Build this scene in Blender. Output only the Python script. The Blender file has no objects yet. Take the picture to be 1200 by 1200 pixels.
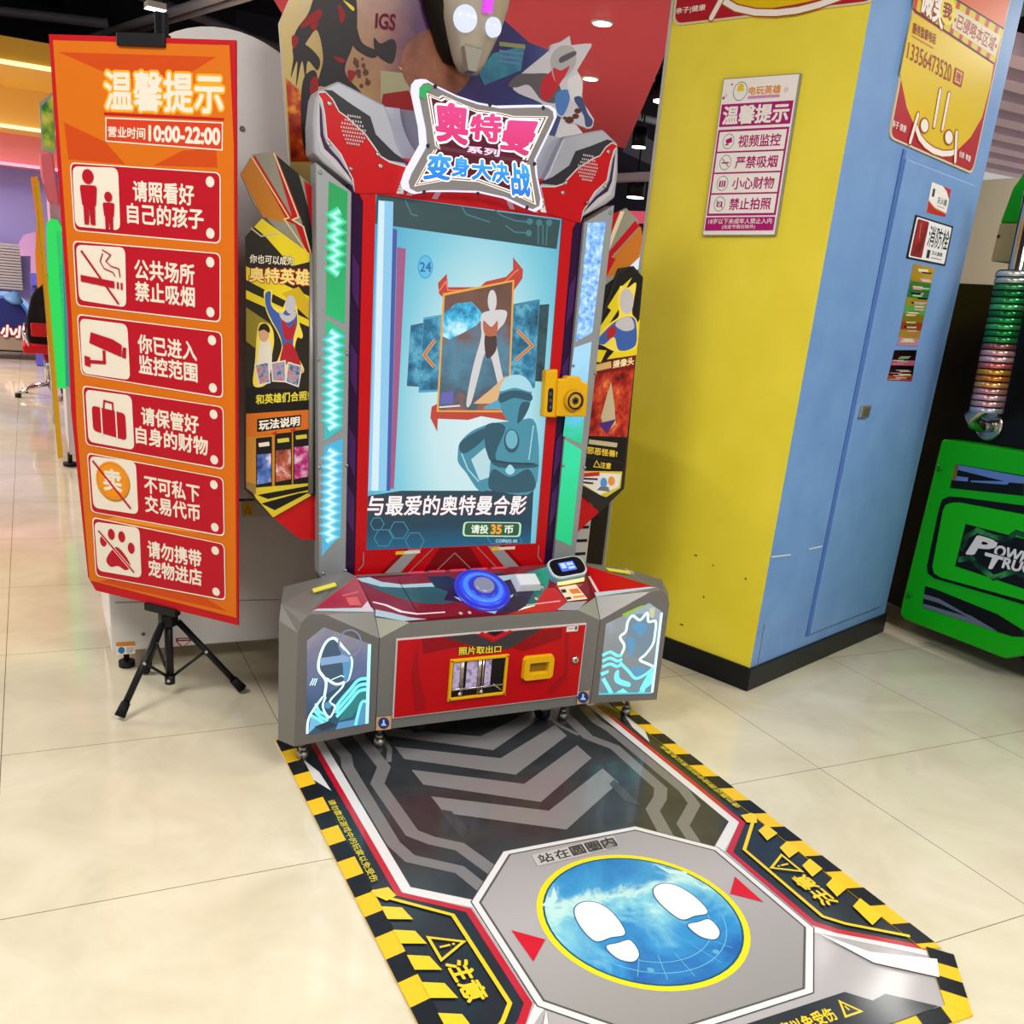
import bpy, bmesh, math, random
from mathutils import Vector, Matrix
random.seed(7)
SC = bpy.context.scene
COL = SC.collection
# ------------------------------------------------------------ camera, world, lights
CAM = Vector((-1.225032, -1.530666, 1.402949))
CR = Vector((0.897017, -0.433245, 0.087521)); CU = Vector((0.065154, 0.325460, 0.943308)); CW = Vector((0.437168, 0.840461, -0.320171))
FOC, CX, CY = 1105.0, 600.26, 712.63
cam = bpy.data.cameras.new('camera'); camo = bpy.data.objects.new('camera', cam); COL.objects.link(camo)
camo.matrix_world = Matrix(((CR.x, CU.x, -CW.x, CAM.x), (CR.y, CU.y, -CW.y, CAM.y), (CR.z, CU.z, -CW.z, CAM.z), (0, 0, 0, 1)))
cam.sensor_width = 36; cam.sensor_fit = 'HORIZONTAL'; cam.lens = FOC / 1200 * 36
cam.shift_x = (600 - CX) / 1200; cam.shift_y = (CY - 600) / 1200; cam.clip_end = 60; cam.clip_start = .05
SC.camera = camo
SC.view_settings.view_transform = 'Standard'; SC.view_settings.look = 'None'
SC.view_settings.exposure = 0.0; SC.view_settings.gamma = 1; SC.view_settings.use_curve_mapping = False
w = bpy.data.worlds.new('world'); SC.world = w; w.use_nodes = True
w.node_tree.nodes['Background'].inputs[0].default_value = (1.0, .97, .92, 1)
w.node_tree.nodes['Background'].inputs[1].default_value = .5

def area(name, loc, size, power, color=(1, .95, .86), target=None, sy=None):
    l = bpy.data.lights.new(name, 'AREA'); l.energy = power; l.color = color
    l.shape = 'RECTANGLE'; l.size = size; l.size_y = sy or size
    o = bpy.data.objects.new(name, l); COL.objects.link(o); o.location = loc
    if target:
        o.rotation_euler = (Vector(target) - Vector(loc)).to_track_quat('-Z', 'Y').to_euler()
    return o
LW_ = (1, .97, .91)
area('unseen_ceiling_light', (0.3, -2.2, 3.4), 1.6, 150, LW_)  # unseen area lights, added overhead to brighten the room
area('unseen_ceiling_light', (3.2, -0.9, 3.4), 1.4, 95, LW_)
area('unseen_ceiling_light', (-2.7, 0.0, 3.4), 1.4, 125, LW_)
area('ceiling_spot_panel', (7.3, 3.82, 2.95), .32, 28, LW_)
area('ceiling_spot_panel', (4.86, 4.17, 2.95), .22, 8, (1, .85, .85))
area('unseen_ceiling_light', (-3.7, 5.0, 3.0), 1.6, 170, (1, .88, .78))  # unseen lights added off to the side to brighten the far left
area('unseen_ceiling_light', (-3.6, 10.0, 2.8), 1.8, 300, (1, .86, .8))
area('unseen_ceiling_light', (4.2, 2.0, 3.0), 1.2, 60, LW_)
# ------------------------------------------------------------ materials
def lin(h):
    h = h.lstrip('#'); c = [int(h[i:i + 2], 16) / 255 for i in (0, 2, 4)]
    return tuple(x / 12.92 if x <= .04045 else ((x + .055) / 1.055) ** 2.4 for x in c) + (1,)
MC = {}
def M(h, rough=.45, metal=0., spec=.22, coat=0.):
    k = ('m', h, rough, metal, spec, coat)
    if k not in MC:
        m = bpy.data.materials.new('paint'); m.use_nodes = True; b = m.node_tree.nodes['Principled BSDF']
        b.inputs['Base Color'].default_value = lin(h); b.inputs['Roughness'].default_value = rough
        b.inputs['Metallic'].default_value = metal; b.inputs['Specular IOR Level'].default_value = spec
        b.inputs['Coat Weight'].default_value = coat; b.inputs['Coat Roughness'].default_value = .12
        MC[k] = m
    return MC[k]
def E(h, s=1., rough=.3):
    k = ('e', h, s, rough)
    if k not in MC:
        m = bpy.data.materials.new('lit'); m.use_nodes = True; b = m.node_tree.nodes['Principled BSDF']
        b.inputs['Base Color'].default_value = (.02, .02, .02, 1); b.inputs['Roughness'].default_value = rough
        b.inputs['Emission Color'].default_value = lin(h); b.inputs['Emission Strength'].default_value = s
        MC[k] = m
    return MC[k]
def G(p, n=512):                      # glossy printed surface
    return M(p, .42, 0, .2)
class NT:
    def __init__(s, name):
        s.m = bpy.data.materials.new(name); s.m.use_nodes = True; s.t = s.m.node_tree; s.b = s.t.nodes['Principled BSDF']
    def n(s, t, **kw):
        x = s.t.nodes.new(t)
        for k, v in kw.items(): setattr(x, k, v)
        return x
    def l(s, a, b): s.t.links.new(a, b)
    def math(s, op, a, b=None, c=None):
        x = s.n('ShaderNodeMath', operation=op)
        for i, v in enumerate((a, b, c)):
            if v is None: continue
            if isinstance(v, (int, float)): x.inputs[i].default_value = v
            else: s.l(v, x.inputs[i])
        return x.outputs[0]
    def pos(s):
        g = s.n('ShaderNodeTexCoord'); p = s.n('ShaderNodeSeparateXYZ'); s.l(g.outputs['Object'], p.inputs[0]); s.co = g.outputs['Object']
        return p.outputs
    def ramp(s, fac, stops, interp='LINEAR'):
        r = s.n('ShaderNodeValToRGB'); r.color_ramp.interpolation = interp
        e = r.color_ramp.elements
        while len(e) < len(stops): e.new(.5)
        for x, (p, c) in zip(e, stops): x.position = p; x.color = lin(c)
        s.l(fac, r.inputs[0]); return r.outputs[0]
    def noise(s, scale, detail=3, rough=.5, dist=0.):
        x = s.n('ShaderNodeTexNoise'); x.inputs['Scale'].default_value = scale; x.inputs['Detail'].default_value = detail
        x.inputs['Roughness'].default_value = rough; x.inputs['Distortion'].default_value = dist
        s.l(s.co, x.inputs['Vector']); return x.outputs[0]
    def mix(s, f, a, b):
        x = s.n('ShaderNodeMix', data_type='RGBA')
        for i, v in ((0, f), (6, a), (7, b)):
            if isinstance(v, (int, float)): x.inputs[i].default_value = v
            elif isinstance(v, str): x.inputs[i].default_value = lin(v)
            else: s.l(v, x.inputs[i])
        return x.outputs[2]
def grad(name, axis, a, b, stops, emit=0., noise=0., nscale=6., rough=.3):
    k = ('g', name)
    if k in MC: return MC[k]
    t = NT(name); p = t.pos(); f = t.math('DIVIDE', t.math('SUBTRACT', p[axis], a), b - a)
    if noise: f = t.math('ADD', f, t.math('MULTIPLY', t.math('SUBTRACT', t.noise(nscale), .5), noise))
    c = t.ramp(f, stops)
    if emit:
        t.b.inputs['Base Color'].default_value = (.02, .02, .02, 1); t.l(c, t.b.inputs['Emission Color']); t.b.inputs['Emission Strength'].default_value = emit
    else: t.l(c, t.b.inputs['Base Color'])
    t.b.inputs['Roughness'].default_value = rough; t.b.inputs['Specular IOR Level'].default_value = .22
    MC[k] = t.m; return t.m
def noisy(name, stops, scale, detail=4, emit=0., dist=0., rough=.35, interp='LINEAR'):
    k = ('n', name)
    if k in MC: return MC[k]
    t = NT(name); t.pos(); c = t.ramp(t.noise(scale, detail, .6, dist), stops, interp)
    if emit:
        t.b.inputs['Base Color'].default_value = (.02, .02, .02, 1); t.l(c, t.b.inputs['Emission Color']); t.b.inputs['Emission Strength'].default_value = emit
    else: t.l(c, t.b.inputs['Base Color'])
    t.b.inputs['Roughness'].default_value = rough; t.b.inputs['Specular IOR Level'].default_value = .22
    MC[k] = t.m; return t.m

# ------------------------------------------------------------ measuring rays of the survey camera -> points on real planes
class Pl:
    def __init__(s, n, pt):
        s.n = Vector(n).normalized(); s.c = s.n.dot(Vector(pt))
        if s.n.dot(CAM) < s.c: s.n = -s.n; s.c = -s.c       # normal looks at the room side
    def __call__(s, u, v, off=0.):
        d = CW + CR * ((u - CX) / FOC) - CU * ((v - CY) / FOC)
        return CAM + d * ((s.c + off - s.n.dot(CAM)) / s.n.dot(d))
def K(ox, oy, sc):
    return lambda *pts: [(ox + a / sc, oy + b / sc) for a, b in pts]

# ------------------------------------------------------------ objects
def tag(o, label=None, cat=None, group=None, kind=None):
    for k, v in (('label', label), ('category', cat), ('group', group), ('kind', kind)):
        if v: o[k] = v
    return o
def thing(name, loc, label, cat, group=None):
    o = bpy.data.objects.new(name, None); COL.objects.link(o); o.location = loc; o.empty_display_size = .1
    return tag(o, label, cat, group)
def wloc(o):
    v = Vector((0, 0, 0))
    while o is not None: v += Vector(o.location); o = o.parent
    return v
class B:
    def __init__(s): s.v = []; s.f = []; s.mi = []; s.ms = []; s.sm = []
    def mat(s, m):
        if m not in s.ms: s.ms.append(m)
        return s.ms.index(m)
    def add(s, vs, fs, m, smooth=False):
        o = len(s.v); s.v += [Vector(x) for x in vs]; i = s.mat(m)
        for f in fs: s.f.append([o + k for k in f]); s.mi.append(i); s.sm.append(smooth)
    def face(s, pts, m): s.add(pts, [list(range(len(pts)))], m)
    def prism(s, pts, vec, m, ms=None):
        n = len(pts); vec = Vector(vec); vs = [Vector(p) for p in pts]; vs += [p + vec for p in vs]
        s.add(vs, [list(range(n)), list(range(2 * n - 1, n - 1, -1))], m)
        s.add(vs, [[i, i + n, (i + 1) % n + n, (i + 1) % n] for i in range(n)], ms or m)
    def loft(s, a, b, m, cap=True):
        n = len(a); vs = [Vector(p) for p in a] + [Vector(p) for p in b]
        s.add(vs, [[i, (i + 1) % n, (i + 1) % n + n, i + n] for i in range(n)] + ([list(range(n)), list(range(2 * n - 1, n - 1, -1))] if cap else []), m)
    def box(s, lo, hi, m, rz=0, piv=None):
        x0, y0, z0 = lo; x1, y1, z1 = hi
        vs = [Vector((x, y, z)) for z in (z0, z1) for x, y in ((x0, y0), (x1, y0), (x1, y1), (x0, y1))]
        if rz:
            pv = Vector(piv or ((x0 + x1) / 2, (y0 + y1) / 2, 0)); R = Matrix.Rotation(rz, 3, 'Z'); vs = [R @ (p - pv) + pv for p in vs]
        s.add(vs, [[3, 2, 1, 0], [4, 5, 6, 7], [0, 1, 5, 4], [1, 2, 6, 5], [2, 3, 7, 6], [3, 0, 4, 7]], m)
    def cyl(s, p0, p1, r0, m, r1=None, n=16, cap=True):
        p0, p1 = Vector(p0), Vector(p1); r1 = r0 if r1 is None else r1; d = (p1 - p0).normalized()
        a = d.orthogonal().normalized(); b = d.cross(a)
        vs = []
        for p, r in ((p0, r0), (p1, r1)):
            vs += [p + (a * math.cos(2 * math.pi * i / n) + b * math.sin(2 * math.pi * i / n)) * r for i in range(n)]
        s.add(vs, [[i, (i + 1) % n, (i + 1) % n + n, i + n] for i in range(n)], m, True)
        if cap: s.add(vs, [list(range(n - 1, -1, -1)), list(range(n, 2 * n))], m)
    def tube(s, path, r, m, n=12):
        path = [Vector(p) for p in path]; vs = []; L = len(path); a = None
        for i, p in enumerate(path):
            d = (path[min(i + 1, L - 1)] - path[max(i - 1, 0)]).normalized()
            a = d.orthogonal().normalized() if a is None else (a - d * a.dot(d)).normalized(); b = d.cross(a)
            vs += [p + (a * math.cos(2 * math.pi * k / n) + b * math.sin(2 * math.pi * k / n)) * r for k in range(n)]
        s.add(vs, [[i * n + k, i * n + (k + 1) % n, (i + 1) * n + (k + 1) % n, (i + 1) * n + k] for i in range(L - 1) for k in range(n)], m, True)
        s.add(vs, [list(range(n - 1, -1, -1)), list(range((L - 1) * n, L * n))], m)
    def lathe(s, c, ax, prof, m, n=32, sx=1., sy=1.):
        c = Vector(c); d = Vector(ax).normalized(); a = (Vector((1, 0, 0)) - d * d.x); a = a.normalized() if a.length > .1 else d.orthogonal().normalized(); b = d.cross(a)
        vs = []
        for r, h in prof: vs += [c + d * h + (a * math.cos(2 * math.pi * k / n) * sx + b * math.sin(2 * math.pi * k / n) * sy) * r for k in range(n)]
        L = len(prof)
        s.add(vs, [[i * n + k, i * n + (k + 1) % n, (i + 1) * n + (k + 1) % n, (i + 1) * n + k] for i in range(L - 1) for k in range(n)], m, True)
        s.add(vs, [list(range(n - 1, -1, -1)), list(range((L - 1) * n, L * n))], m)
    def build(s, name, parent=None, bevel=0., fix=True, seg=2):
        o0 = wloc(parent); me = bpy.data.meshes.new(name)
        me.from_pydata([tuple(p - o0) for p in s.v], [], s.f); me.update()
        for m in s.ms: me.materials.append(m)
        me.polygons.foreach_set('material_index', s.mi); me.polygons.foreach_set('use_smooth', s.sm)
        if fix:
            bm = bmesh.new(); bm.from_mesh(me); bmesh.ops.remove_doubles(bm, verts=bm.verts, dist=1e-5); bmesh.ops.recalc_face_normals(bm, faces=bm.faces); bm.to_mesh(me); bm.free()
        o = bpy.data.objects.new(name, me); COL.objects.link(o)
        if parent: o.parent = parent
        if bevel:
            b = o.modifiers.new('edge', 'BEVEL'); b.width = bevel; b.segments = seg; b.limit_method = 'ANGLE'; b.angle_limit = math.radians(40)
        return o

TC = {}
def glyphs(t):
    if t not in TC:
        c = bpy.data.curves.new('lettering', 'FONT'); c.body = t; c.size = 1; c.resolution_u = 3; c.fill_mode = 'BOTH'
        o = bpy.data.objects.new('lettering', c); COL.objects.link(o); bpy.context.view_layer.update()
        me = o.evaluated_get(bpy.context.evaluated_depsgraph_get()).to_mesh()
        TC[t] = ([(v.co.x, v.co.y) for v in me.vertices], [list(p.vertices) for p in me.polygons])
        bpy.data.objects.remove(o); bpy.data.curves.remove(c)
    return TC[t]
def lerp(a, b, t): return a + (b - a) * t
def smooth_closed(pts, n=6):
    out = []; L = len(pts)
    for i in range(L):
        p0, p1, p2, p3 = (pts[(i + k) % L] for k in (-1, 0, 1, 2))
        for j in range(n):
            t_ = j / n; out.append(tuple(.5 * (2 * p1[k] + (p2[k] - p0[k]) * t_ + (2 * p0[k] - 5 * p1[k] + 4 * p2[k] - p3[k]) * t_ ** 2 + (3 * p1[k] - p0[k] - 3 * p2[k] + p3[k]) * t_ ** 3) for k in (0, 1)))
    return out
class Art(B):
    """printed faces lying on one plane, layer on layer"""
    def __init__(s, plane, off=.0006, step=.00004):
        super().__init__(); s.pl = plane; s.off = off; s.step = step; s.mapf = None; s.n = plane.n
    def up(s): s.off += s.step
    def p(s, q):
        if isinstance(q, Vector): return q + s.n * s.off
        if s.mapf: return s.mapf(*q) + s.n * s.off
        return s.pl(q[0], q[1], s.off)
    def quad(s, q):                      # local 0..1 frame over four corners TL TR BR BL
        q = [s.pl(*c) if not isinstance(c, Vector) else c for c in q]
        s.mapf = lambda a, b: lerp(lerp(q[0], q[1], a), lerp(q[3], q[2], a), b)
    def sub(s, a0, b0, a1, b1):          # nested frame; returns old map
        old = s.mapf; s.mapf = lambda a, b: old(a0 + (a1 - a0) * a, b0 + (b1 - b0) * b); return old
    def px(s): s.mapf = None
    def poly(s, pts, m): s.up(); s.face([s.p(q) for q in pts], m)
    def blob(s, pts, m, n=5): s.poly(smooth_closed(pts, n), m)
    def rect(s, a0, b0, a1, b1, m): s.poly([(a0, b0), (a1, b0), (a1, b1), (a0, b1)], m)
    def rr(s, c, fr, m, k=5):            # rounded quad, corner fraction fr of the short edge (metres)
        s.up(); q = [s.p(x) for x in c]; L = min((q[i] - q[(i + 1) % 4]).length for i in range(4)) * fr; out = []
        for i in range(4):
            A = q[i] + (q[i - 1] - q[i]).normalized() * L; Z = q[i] + (q[(i + 1) % 4] - q[i]).normalized() * L
            for j in range(k + 1):
                t = j / k; out.append(A * (1 - t) ** 2 + q[i] * 2 * t * (1 - t) + Z * t * t)
        s.face(out, m); return out
    def rrect(s, a0, b0, a1, b1, fr, m): return s.rr([(a0, b0), (a1, b0), (a1, b1), (a0, b1)], fr, m)
    def ell(s, a, b, ra, rb, m, n=28, rot=0.):
        cr, sr = math.cos(rot), math.sin(rot)
        s.poly([(a + ra * math.cos(t) * cr - rb * math.sin(t) * sr, b + ra * math.cos(t) * sr + rb * math.sin(t) * cr) for t in [2 * math.pi * i / n for i in range(n)]], m)
    def ring(s, a, b, ra, rb, wd, m, n=36, a0=0., a1=6.2832):
        s.line([(a + ra * math.cos(lerp(a0, a1, i / n)), b + rb * math.sin(lerp(a0, a1, i / n))) for i in range(n + 1)], wd, m)
    def disc(s, q, rad, m, n=28):
        s.up(); c = s.p(q); x = s.n.orthogonal().normalized(); y = s.n.cross(x)
        s.face([c + (x * math.cos(2 * math.pi * i / n) + y * math.sin(2 * math.pi * i / n)) * rad for i in range(n)], m)
    def line(s, pts, wd, m, close=False):
        s.up(); P = [s.p(q) for q in pts]; N = len(P)
        if close: P.append(P[0])
        h = wd / 2; vs = []; L = len(P)
        for i in range(L):
            if close: a, b = P[(i - 1) % N], P[(i + 1) % N]
            else: a, b = P[max(i - 1, 0)], P[min(i + 1, L - 1)]
            d1 = (P[i] - a); d2 = (b - P[i]); d1 = d1.normalized() if d1.length > 1e-7 else d2.normalized(); d2 = d2.normalized() if d2.length > 1e-7 else d1
            n1 = s.n.cross(d1); n2 = s.n.cross(d2); mm = n1 + n2; mm = mm.normalized() if mm.length > 1e-4 else n1
            k = h / max(.45, mm.dot(n1)); vs += [P[i] + mm * k, P[i] - mm * k]
        s.add(vs, [[2 * i, 2 * i + 1, 2 * i + 3, 2 * i + 2] for i in range(L - 1)], m)
    def curve(s, pts, wd, m, n=5):
        P_ = [pts[0]] + list(pts) + [pts[-1]]; out = []
        for i in range(1, len(P_) - 2):
            p0, p1, p2, p3 = P_[i - 1:i + 3]
            for j in range(n):
                t_ = j / n; out.append(tuple(.5 * (2 * p1[k] + (p2[k] - p0[k]) * t_ + (2 * p0[k] - 5 * p1[k] + 4 * p2[k] - p3[k]) * t_ ** 2 + (3 * p1[k] - p0[k] - 3 * p2[k] + p3[k]) * t_ ** 3) for k in (0, 1)))
        s.line(out + [pts[-1]], wd, m)
    def text(s, t, q, m, bold=.02, outline=None, orad=.06, ns=8):
        """q: TL TR BR BL or (a0,b0,a1,b1)"""
        if len(q) == 4 and not isinstance(q[0], (tuple, Vector)): a0, b0, a1, b1 = q; q = [(a0, b0), (a1, b0), (a1, b1), (a0, b1)]
        vs, fs = glyphs(t)
        if not vs: return
        x0 = min(v[0] for v in vs); x1 = max(v[0] for v in vs); y0 = min(v[1] for v in vs); y1 = max(v[1] for v in vs)
        def put(r, mt, n):
            s.up(); Q0 = [s.p(c) for c in q]
            sh = [(0, 0)] + ([(r * math.cos(2 * math.pi * i / n + .39), r * math.sin(2 * math.pi * i / n + .39)) for i in range(n)] if r else [])
            for ci, (dx, dy) in enumerate(sh):
                w = []; s.off += 1e-5; Q = [c + s.n * (1e-5 * ci) for c in Q0]
                for x, y in vs:
                    a = (x + dx - x0) / (x1 - x0); b = 1 - (y + dy - y0) / max(1e-6, y1 - y0)
                    w.append(lerp(lerp(Q[0], Q[1], a), lerp(Q[3], Q[2], a), b))
                s.add(w, fs, mt)
        if outline: put(orad, outline, 12)
        put(bold, m, ns if bold > .03 else 4)
    def done(s, name, parent=None):
        if parent is None or parent.type != 'MESH': return s.build(name, parent, fix=False)
        # a print belongs to the mesh it is printed on
        me = parent.data; o0 = wloc(parent); idx = []
        for m in s.ms:
            k = next((i for i, x in enumerate(me.materials) if x == m), None)
            if k is None: me.materials.append(m); k = len(me.materials) - 1
            idx.append(k)
        bm = bmesh.new(); bm.from_mesh(me); vs = [bm.verts.new(p - o0) for p in s.v]
        for f, mi, sm in zip(s.f, s.mi, s.sm):
            if len(set(f)) < 3: continue
            try: x = bm.faces.new([vs[k] for k in f])
            except ValueError: continue
            x.material_index = idx[mi]; x.smooth = sm
        bm.to_mesh(me); bm.free(); return parent
# ============================================================ the setting
def struct(o): o['kind'] = 'structure'; return o
# floor: polished cream tiles
t = NT('polished_tile'); px = t.pos()
def seam(o, x0, per):
    f = t.math('FRACT', t.math('DIVIDE', t.math('SUBTRACT', o, x0), per)); f = t.math('ABSOLUTE', t.math('SUBTRACT', f, .5))
    return t.math('GREATER_THAN', f, .5 - .0016)
g = t.math('MAXIMUM', seam(px[0], 1.005, .797), seam(px[1], 1.258, .79))
c = t.ramp(t.noise(3.2, 5, .62, .6), [(.3, 'c6bda4'), (.55, 'd2cab2'), (.75, 'dad3be')])
t.l(t.mix(g, c, '6e6650'), t.b.inputs['Base Color'])
t.b.inputs['Roughness'].default_value = .085; t.b.inputs['Specular IOR Level'].default_value = .55
b = B(); b.face([(-9, -4, 0), (10, -4, 0), (10, 15, 0), (-9, 15, 0)], t.m); struct(b.build('floor', fix=False))
# dark open ceiling, two dark tones mixed at random
b = B(); b.face([(-9, -4, 4.6), (-9, 15, 4.6), (10, 15, 4.6), (10, -4, 4.6)], noisy('mottled ceiling', [(.3, '15131a'), (.7, '2a2732')], 2.2)); struct(b.build('ceiling', fix=False))
wm = M('9694da', .7)
b = B(); b.box((-9, 13.3, 0), (1.5, 13.5, 3.2), wm); b.box((-9, 13.3, 3.2), (1.5, 13.5, 4.6), M('1a1820', .8)); struct(b.build('wall_back'))
b = B(); b.box((1.5, 13.3, 0), (10, 13.5, 4.6), M('2a2836', .8)); struct(b.build('wall_back_dark'))
b = B(); b.box((-9, 13.24, 0), (1.5, 13.3, .16), M('14141a')); struct(b.build('baseboard_back'))
# red lowered ceiling with downlights behind the machine
FC = Pl((0, 0, 1), (0, 0, 3.0))
so = [Vector((.29, 5.43, 3)), Vector((-.9, 2.45, 3)), Vector((1.56, 2.45, 3)), Vector((4.9, 8.53, 3)), Vector((1.53, 8.53, 3))]
b = B(); b.prism(so, (0, 0, .16), M('fc6474', .42)); struct(b.build('trim_1'))
# coves above the left aisle
for i, (y0, z, h, col) in enumerate(((9.6, 3.0, .2, 'f0b84a'), (11.4, 2.62, .4, 'f2c468'), (12.4, 2.3, .34, 'f090a0'))):
    b = B(); b.box((-6, y0, z), (.6, 13.3, z + h), M(col, .6)); struct(b.build('trim_%d' % (i + 2)))
    b = B(); b.box((-6, y0 - .03, z - .03), (.6, y0 + .05, z), E(('ffe9a0', 'fff0b0', 'ff9fb4')[i], 1.6)); struct(b.build('trim_%d' % (i + 6)))
# purple slat ceiling beyond the pillar
b = B()
for k in range(10):
    y = 2.2 + k * .42
    b.box((4.2, y, 3.0), (10, y + .2, 3.12), M('f0d4ec', .5))
struct(b.build('trim_10'))
b = B(); b.box((4.2, 2.0, 3.13), (10, 6.4, 3.2), M('0c0a0e', .8)); struct(b.build('trim_11'))

# ------------------------------------------------------------ the pillar
A20 = math.radians(19.5); PE = Vector((math.cos(A20), math.sin(A20), 0)); PG = Vector((-PE.y, PE.x, 0)); PC = Vector((1.184, 1.066, 0))
YF = Pl(-PE, PC); BF = Pl(-PG, PC)
pw, pd, ph = 1.22, .765, 4.6
yel = NT('yellow_wall'); yel.pos(); yel.l(yel.ramp(yel.noise(5, 5, .6), [(.3, 'e2d02c'), (.7, 'ead83a')]), yel.b.inputs['Base Color']); yel.b.inputs['Roughness'].default_value = .5
blu = NT('blue_wall'); blu.pos(); blu.l(blu.ramp(blu.noise(6, 5, .6), [(.3, '668dc4'), (.7, '7199cc')]), blu.b.inputs['Base Color']); blu.b.inputs['Roughness'].default_value = .5
c4 = [PC, PC + PE * pw, PC + PE * pw + PG * pd, PC + PG * pd]
b = B()
for i, m in ((0, blu.m), (1, yel.m), (2, blu.m), (3, yel.m)):
    a, z = c4[i], c4[(i + 1) % 4]; b.face([a, z, z + Vector((0, 0, ph)), a + Vector((0, 0, ph))], m)
pillar = struct(b.build('wall_pillar'))
b = B(); e = .011; q = [PC - PE * e - PG * e, PC + PE * (pw + e) - PG * e, PC + PE * (pw + e) + PG * (pd + e), PC - PE * e + PG * (pd + e)]
b.prism([p + Vector((0, 0, .001)) for p in q], (0, 0, .094), M('17181c', .35)); struct(b.build('baseboard_pillar', bevel=.003))
b = B(); q0 = PC + PG * (pd - .002) - PE * .004; b.prism([q0, q0 + PE * .05, q0 + PE * .05 + PG * .012, q0 + PG * .012], (0, 0, ph), M('b9b6b0')); struct(b.build('trim_12'))
# hydrant cupboard door in the blue face
D = [BF(1061.5, 187.5), BF(1144, 219), BF(1027.5, 709.5), BF(944, 744.5)]
ux = PE; d0 = (D[0] - PC).dot(PE); d1 = (D[3] - PC).dot(PE); d2 = (D[2] - PC).dot(PE); d3 = (D[1] - PC).dot(PE); dl, dr = (d0 + d1) / 2, (d2 + d3) / 2; dz1 = (D[0].z + D[1].z) / 2; dz0 = (D[2].z + D[3].z) / 2
def bf(a, z, o=0): return PC + PE * a - PG * o + Vector((0, 0, z))
b = B(); b.prism([bf(dl, dz0, .012), bf(dr, dz0, .012), bf(dr, dz1, .012), bf(dl, dz1, .012)], PG * .012, blu.m)
door = struct(b.build('door_1', bevel=.003))
b = B(); b.prism([bf(dl - .022, dz0 - .01, .006), bf(dl, dz0 - .01, .006), bf(dl, dz1 + .03, .006), bf(dl - .022, dz1 + .03, .006)], PG * .006, M('4b6fae', .5)); struct(b.build('door_frame', door, bevel=.003))
b = B()
for p, q in (((dr + .004, dz0), (dr + .004, dz1)), ((dl + .4 * (dr - dl), dz0 - .004), (dr, dz0 - .004))):
    b.prism([bf(p[0], p[1], .002), bf(p[0] + (.003 if p[0] == q[0] else 0), p[1] - (.004 if p[1] == q[1] else 0), .002), bf(q[0] + (.003 if p[0] == q[0] else 0), q[1] - (.004 if p[1] == q[1] else 0), .002), bf(q[0], q[1], .002)], PG * .002, M('1d2638'))
struct(b.build('door_gap', door, fix=False))
ad = Art(BF, .013); k = K(1000, 200, 3.53)
h = [BF(*p, .012) for p in k((30, 970), (66, 970), (53, 1020), (18, 1020))]
b = B(); b.prism([p - PG * .012 for p in h], PG * .012, M('b9b2a2', .3, .8)); b.prism([lerp(p, (h[0] + h[2]) / 2, .3) - PG * .014 for p in h], PG * .004, M('6b6a58', .4, .5)); struct(b.build('door_handle', door, bevel=.002))
for i, (pts) in enumerate((((430, 40), (662, 36)), ((140, 0), (470, 22)))): pass
# paint chips on the pillar edge
a = Art(BF, .0008); kk = K(740, 640, 3.53)
for p in (((580, 45), (660, 35)), ((735, 12), (790, 0)), ((880, 110), (885, 160)), ((950, 80), (965, 80))):
    a.line(kk(*p), .004, M('e8e6e0'))
a.done('chips', pillar)
a = Art(YF, .0008)
for p in (((260, 36), (272, 40)), ((298, 205), (300, 215)), ((200, 322), (215, 328)), ((470, 130), (474, 140)), ((336, 76), (338, 82)), ((550, 320), (520, 500))):
    a.line(kk(*p), .006 if p[0][0] != 550 else .003, M('6d6212'))
a.done('scuffs', pillar)

# ============================================================ signs on the pillar
def plate(plane, px, th, m, name, parent=None, bevel=.002):
    b = B(); pts = [plane(u, v, th) if not isinstance(u, Vector) else u for u, v in px]; b.prism(pts, -plane.n * th, m); return b.build(name, parent, bevel)
def smoky(a, q, hx, mg):  pass
MAG, WHT = G('a8116e'), G('ece6e2')
k4 = K(780, 0, 4.0)
q = k4((271, 368), (634, 342), (514, 1105), (171, 1106))
sg = thing('notice_board', YF(*q[3]), 'white and magenta four line notice board on the yellow face of the pillar', 'sign')
b = B(); b.prism([YF(*p, .0128) for p in q], -YF.n * .0115, M('8d8a84')); b.build('backing_plate', sg, .002)
a = Art(YF, .0004); a.quad([YF(*p, .0128) for p in q]); a.rect(.012, .006, .985, .992, WHT)
a.ell(.255, .085, .085, .055, G('e9e7e4')); a.ring(.255, .085, .09, .056, .002, M('333333'))
a.poly([(.21, .085), (.215, .05), (.25, .035), (.29, .045), (.3, .085)], G('e6c21c'))
for x, y, r_ in ((.13, .04, .012), (.04, .12, .016), (.07, .105, .02), (.85, .095, .03)): a.ell(x, y, r_, r_ * .6, G('b03a86') if r_ < .02 else G('d8c8d4'))
a.text('电玩英雄', (.37, .062, .78, .112), G('d88a3a'), .03); a.rect(.37, .118, .78, .136, G('c88ab4'))
a.rect(.03, .16, .965, .3, MAG); a.text('温馨提示', (.07, .175, .925, .285), WHT, .035)
a.rect(.03, .318, .965, .868, MAG)
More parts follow.
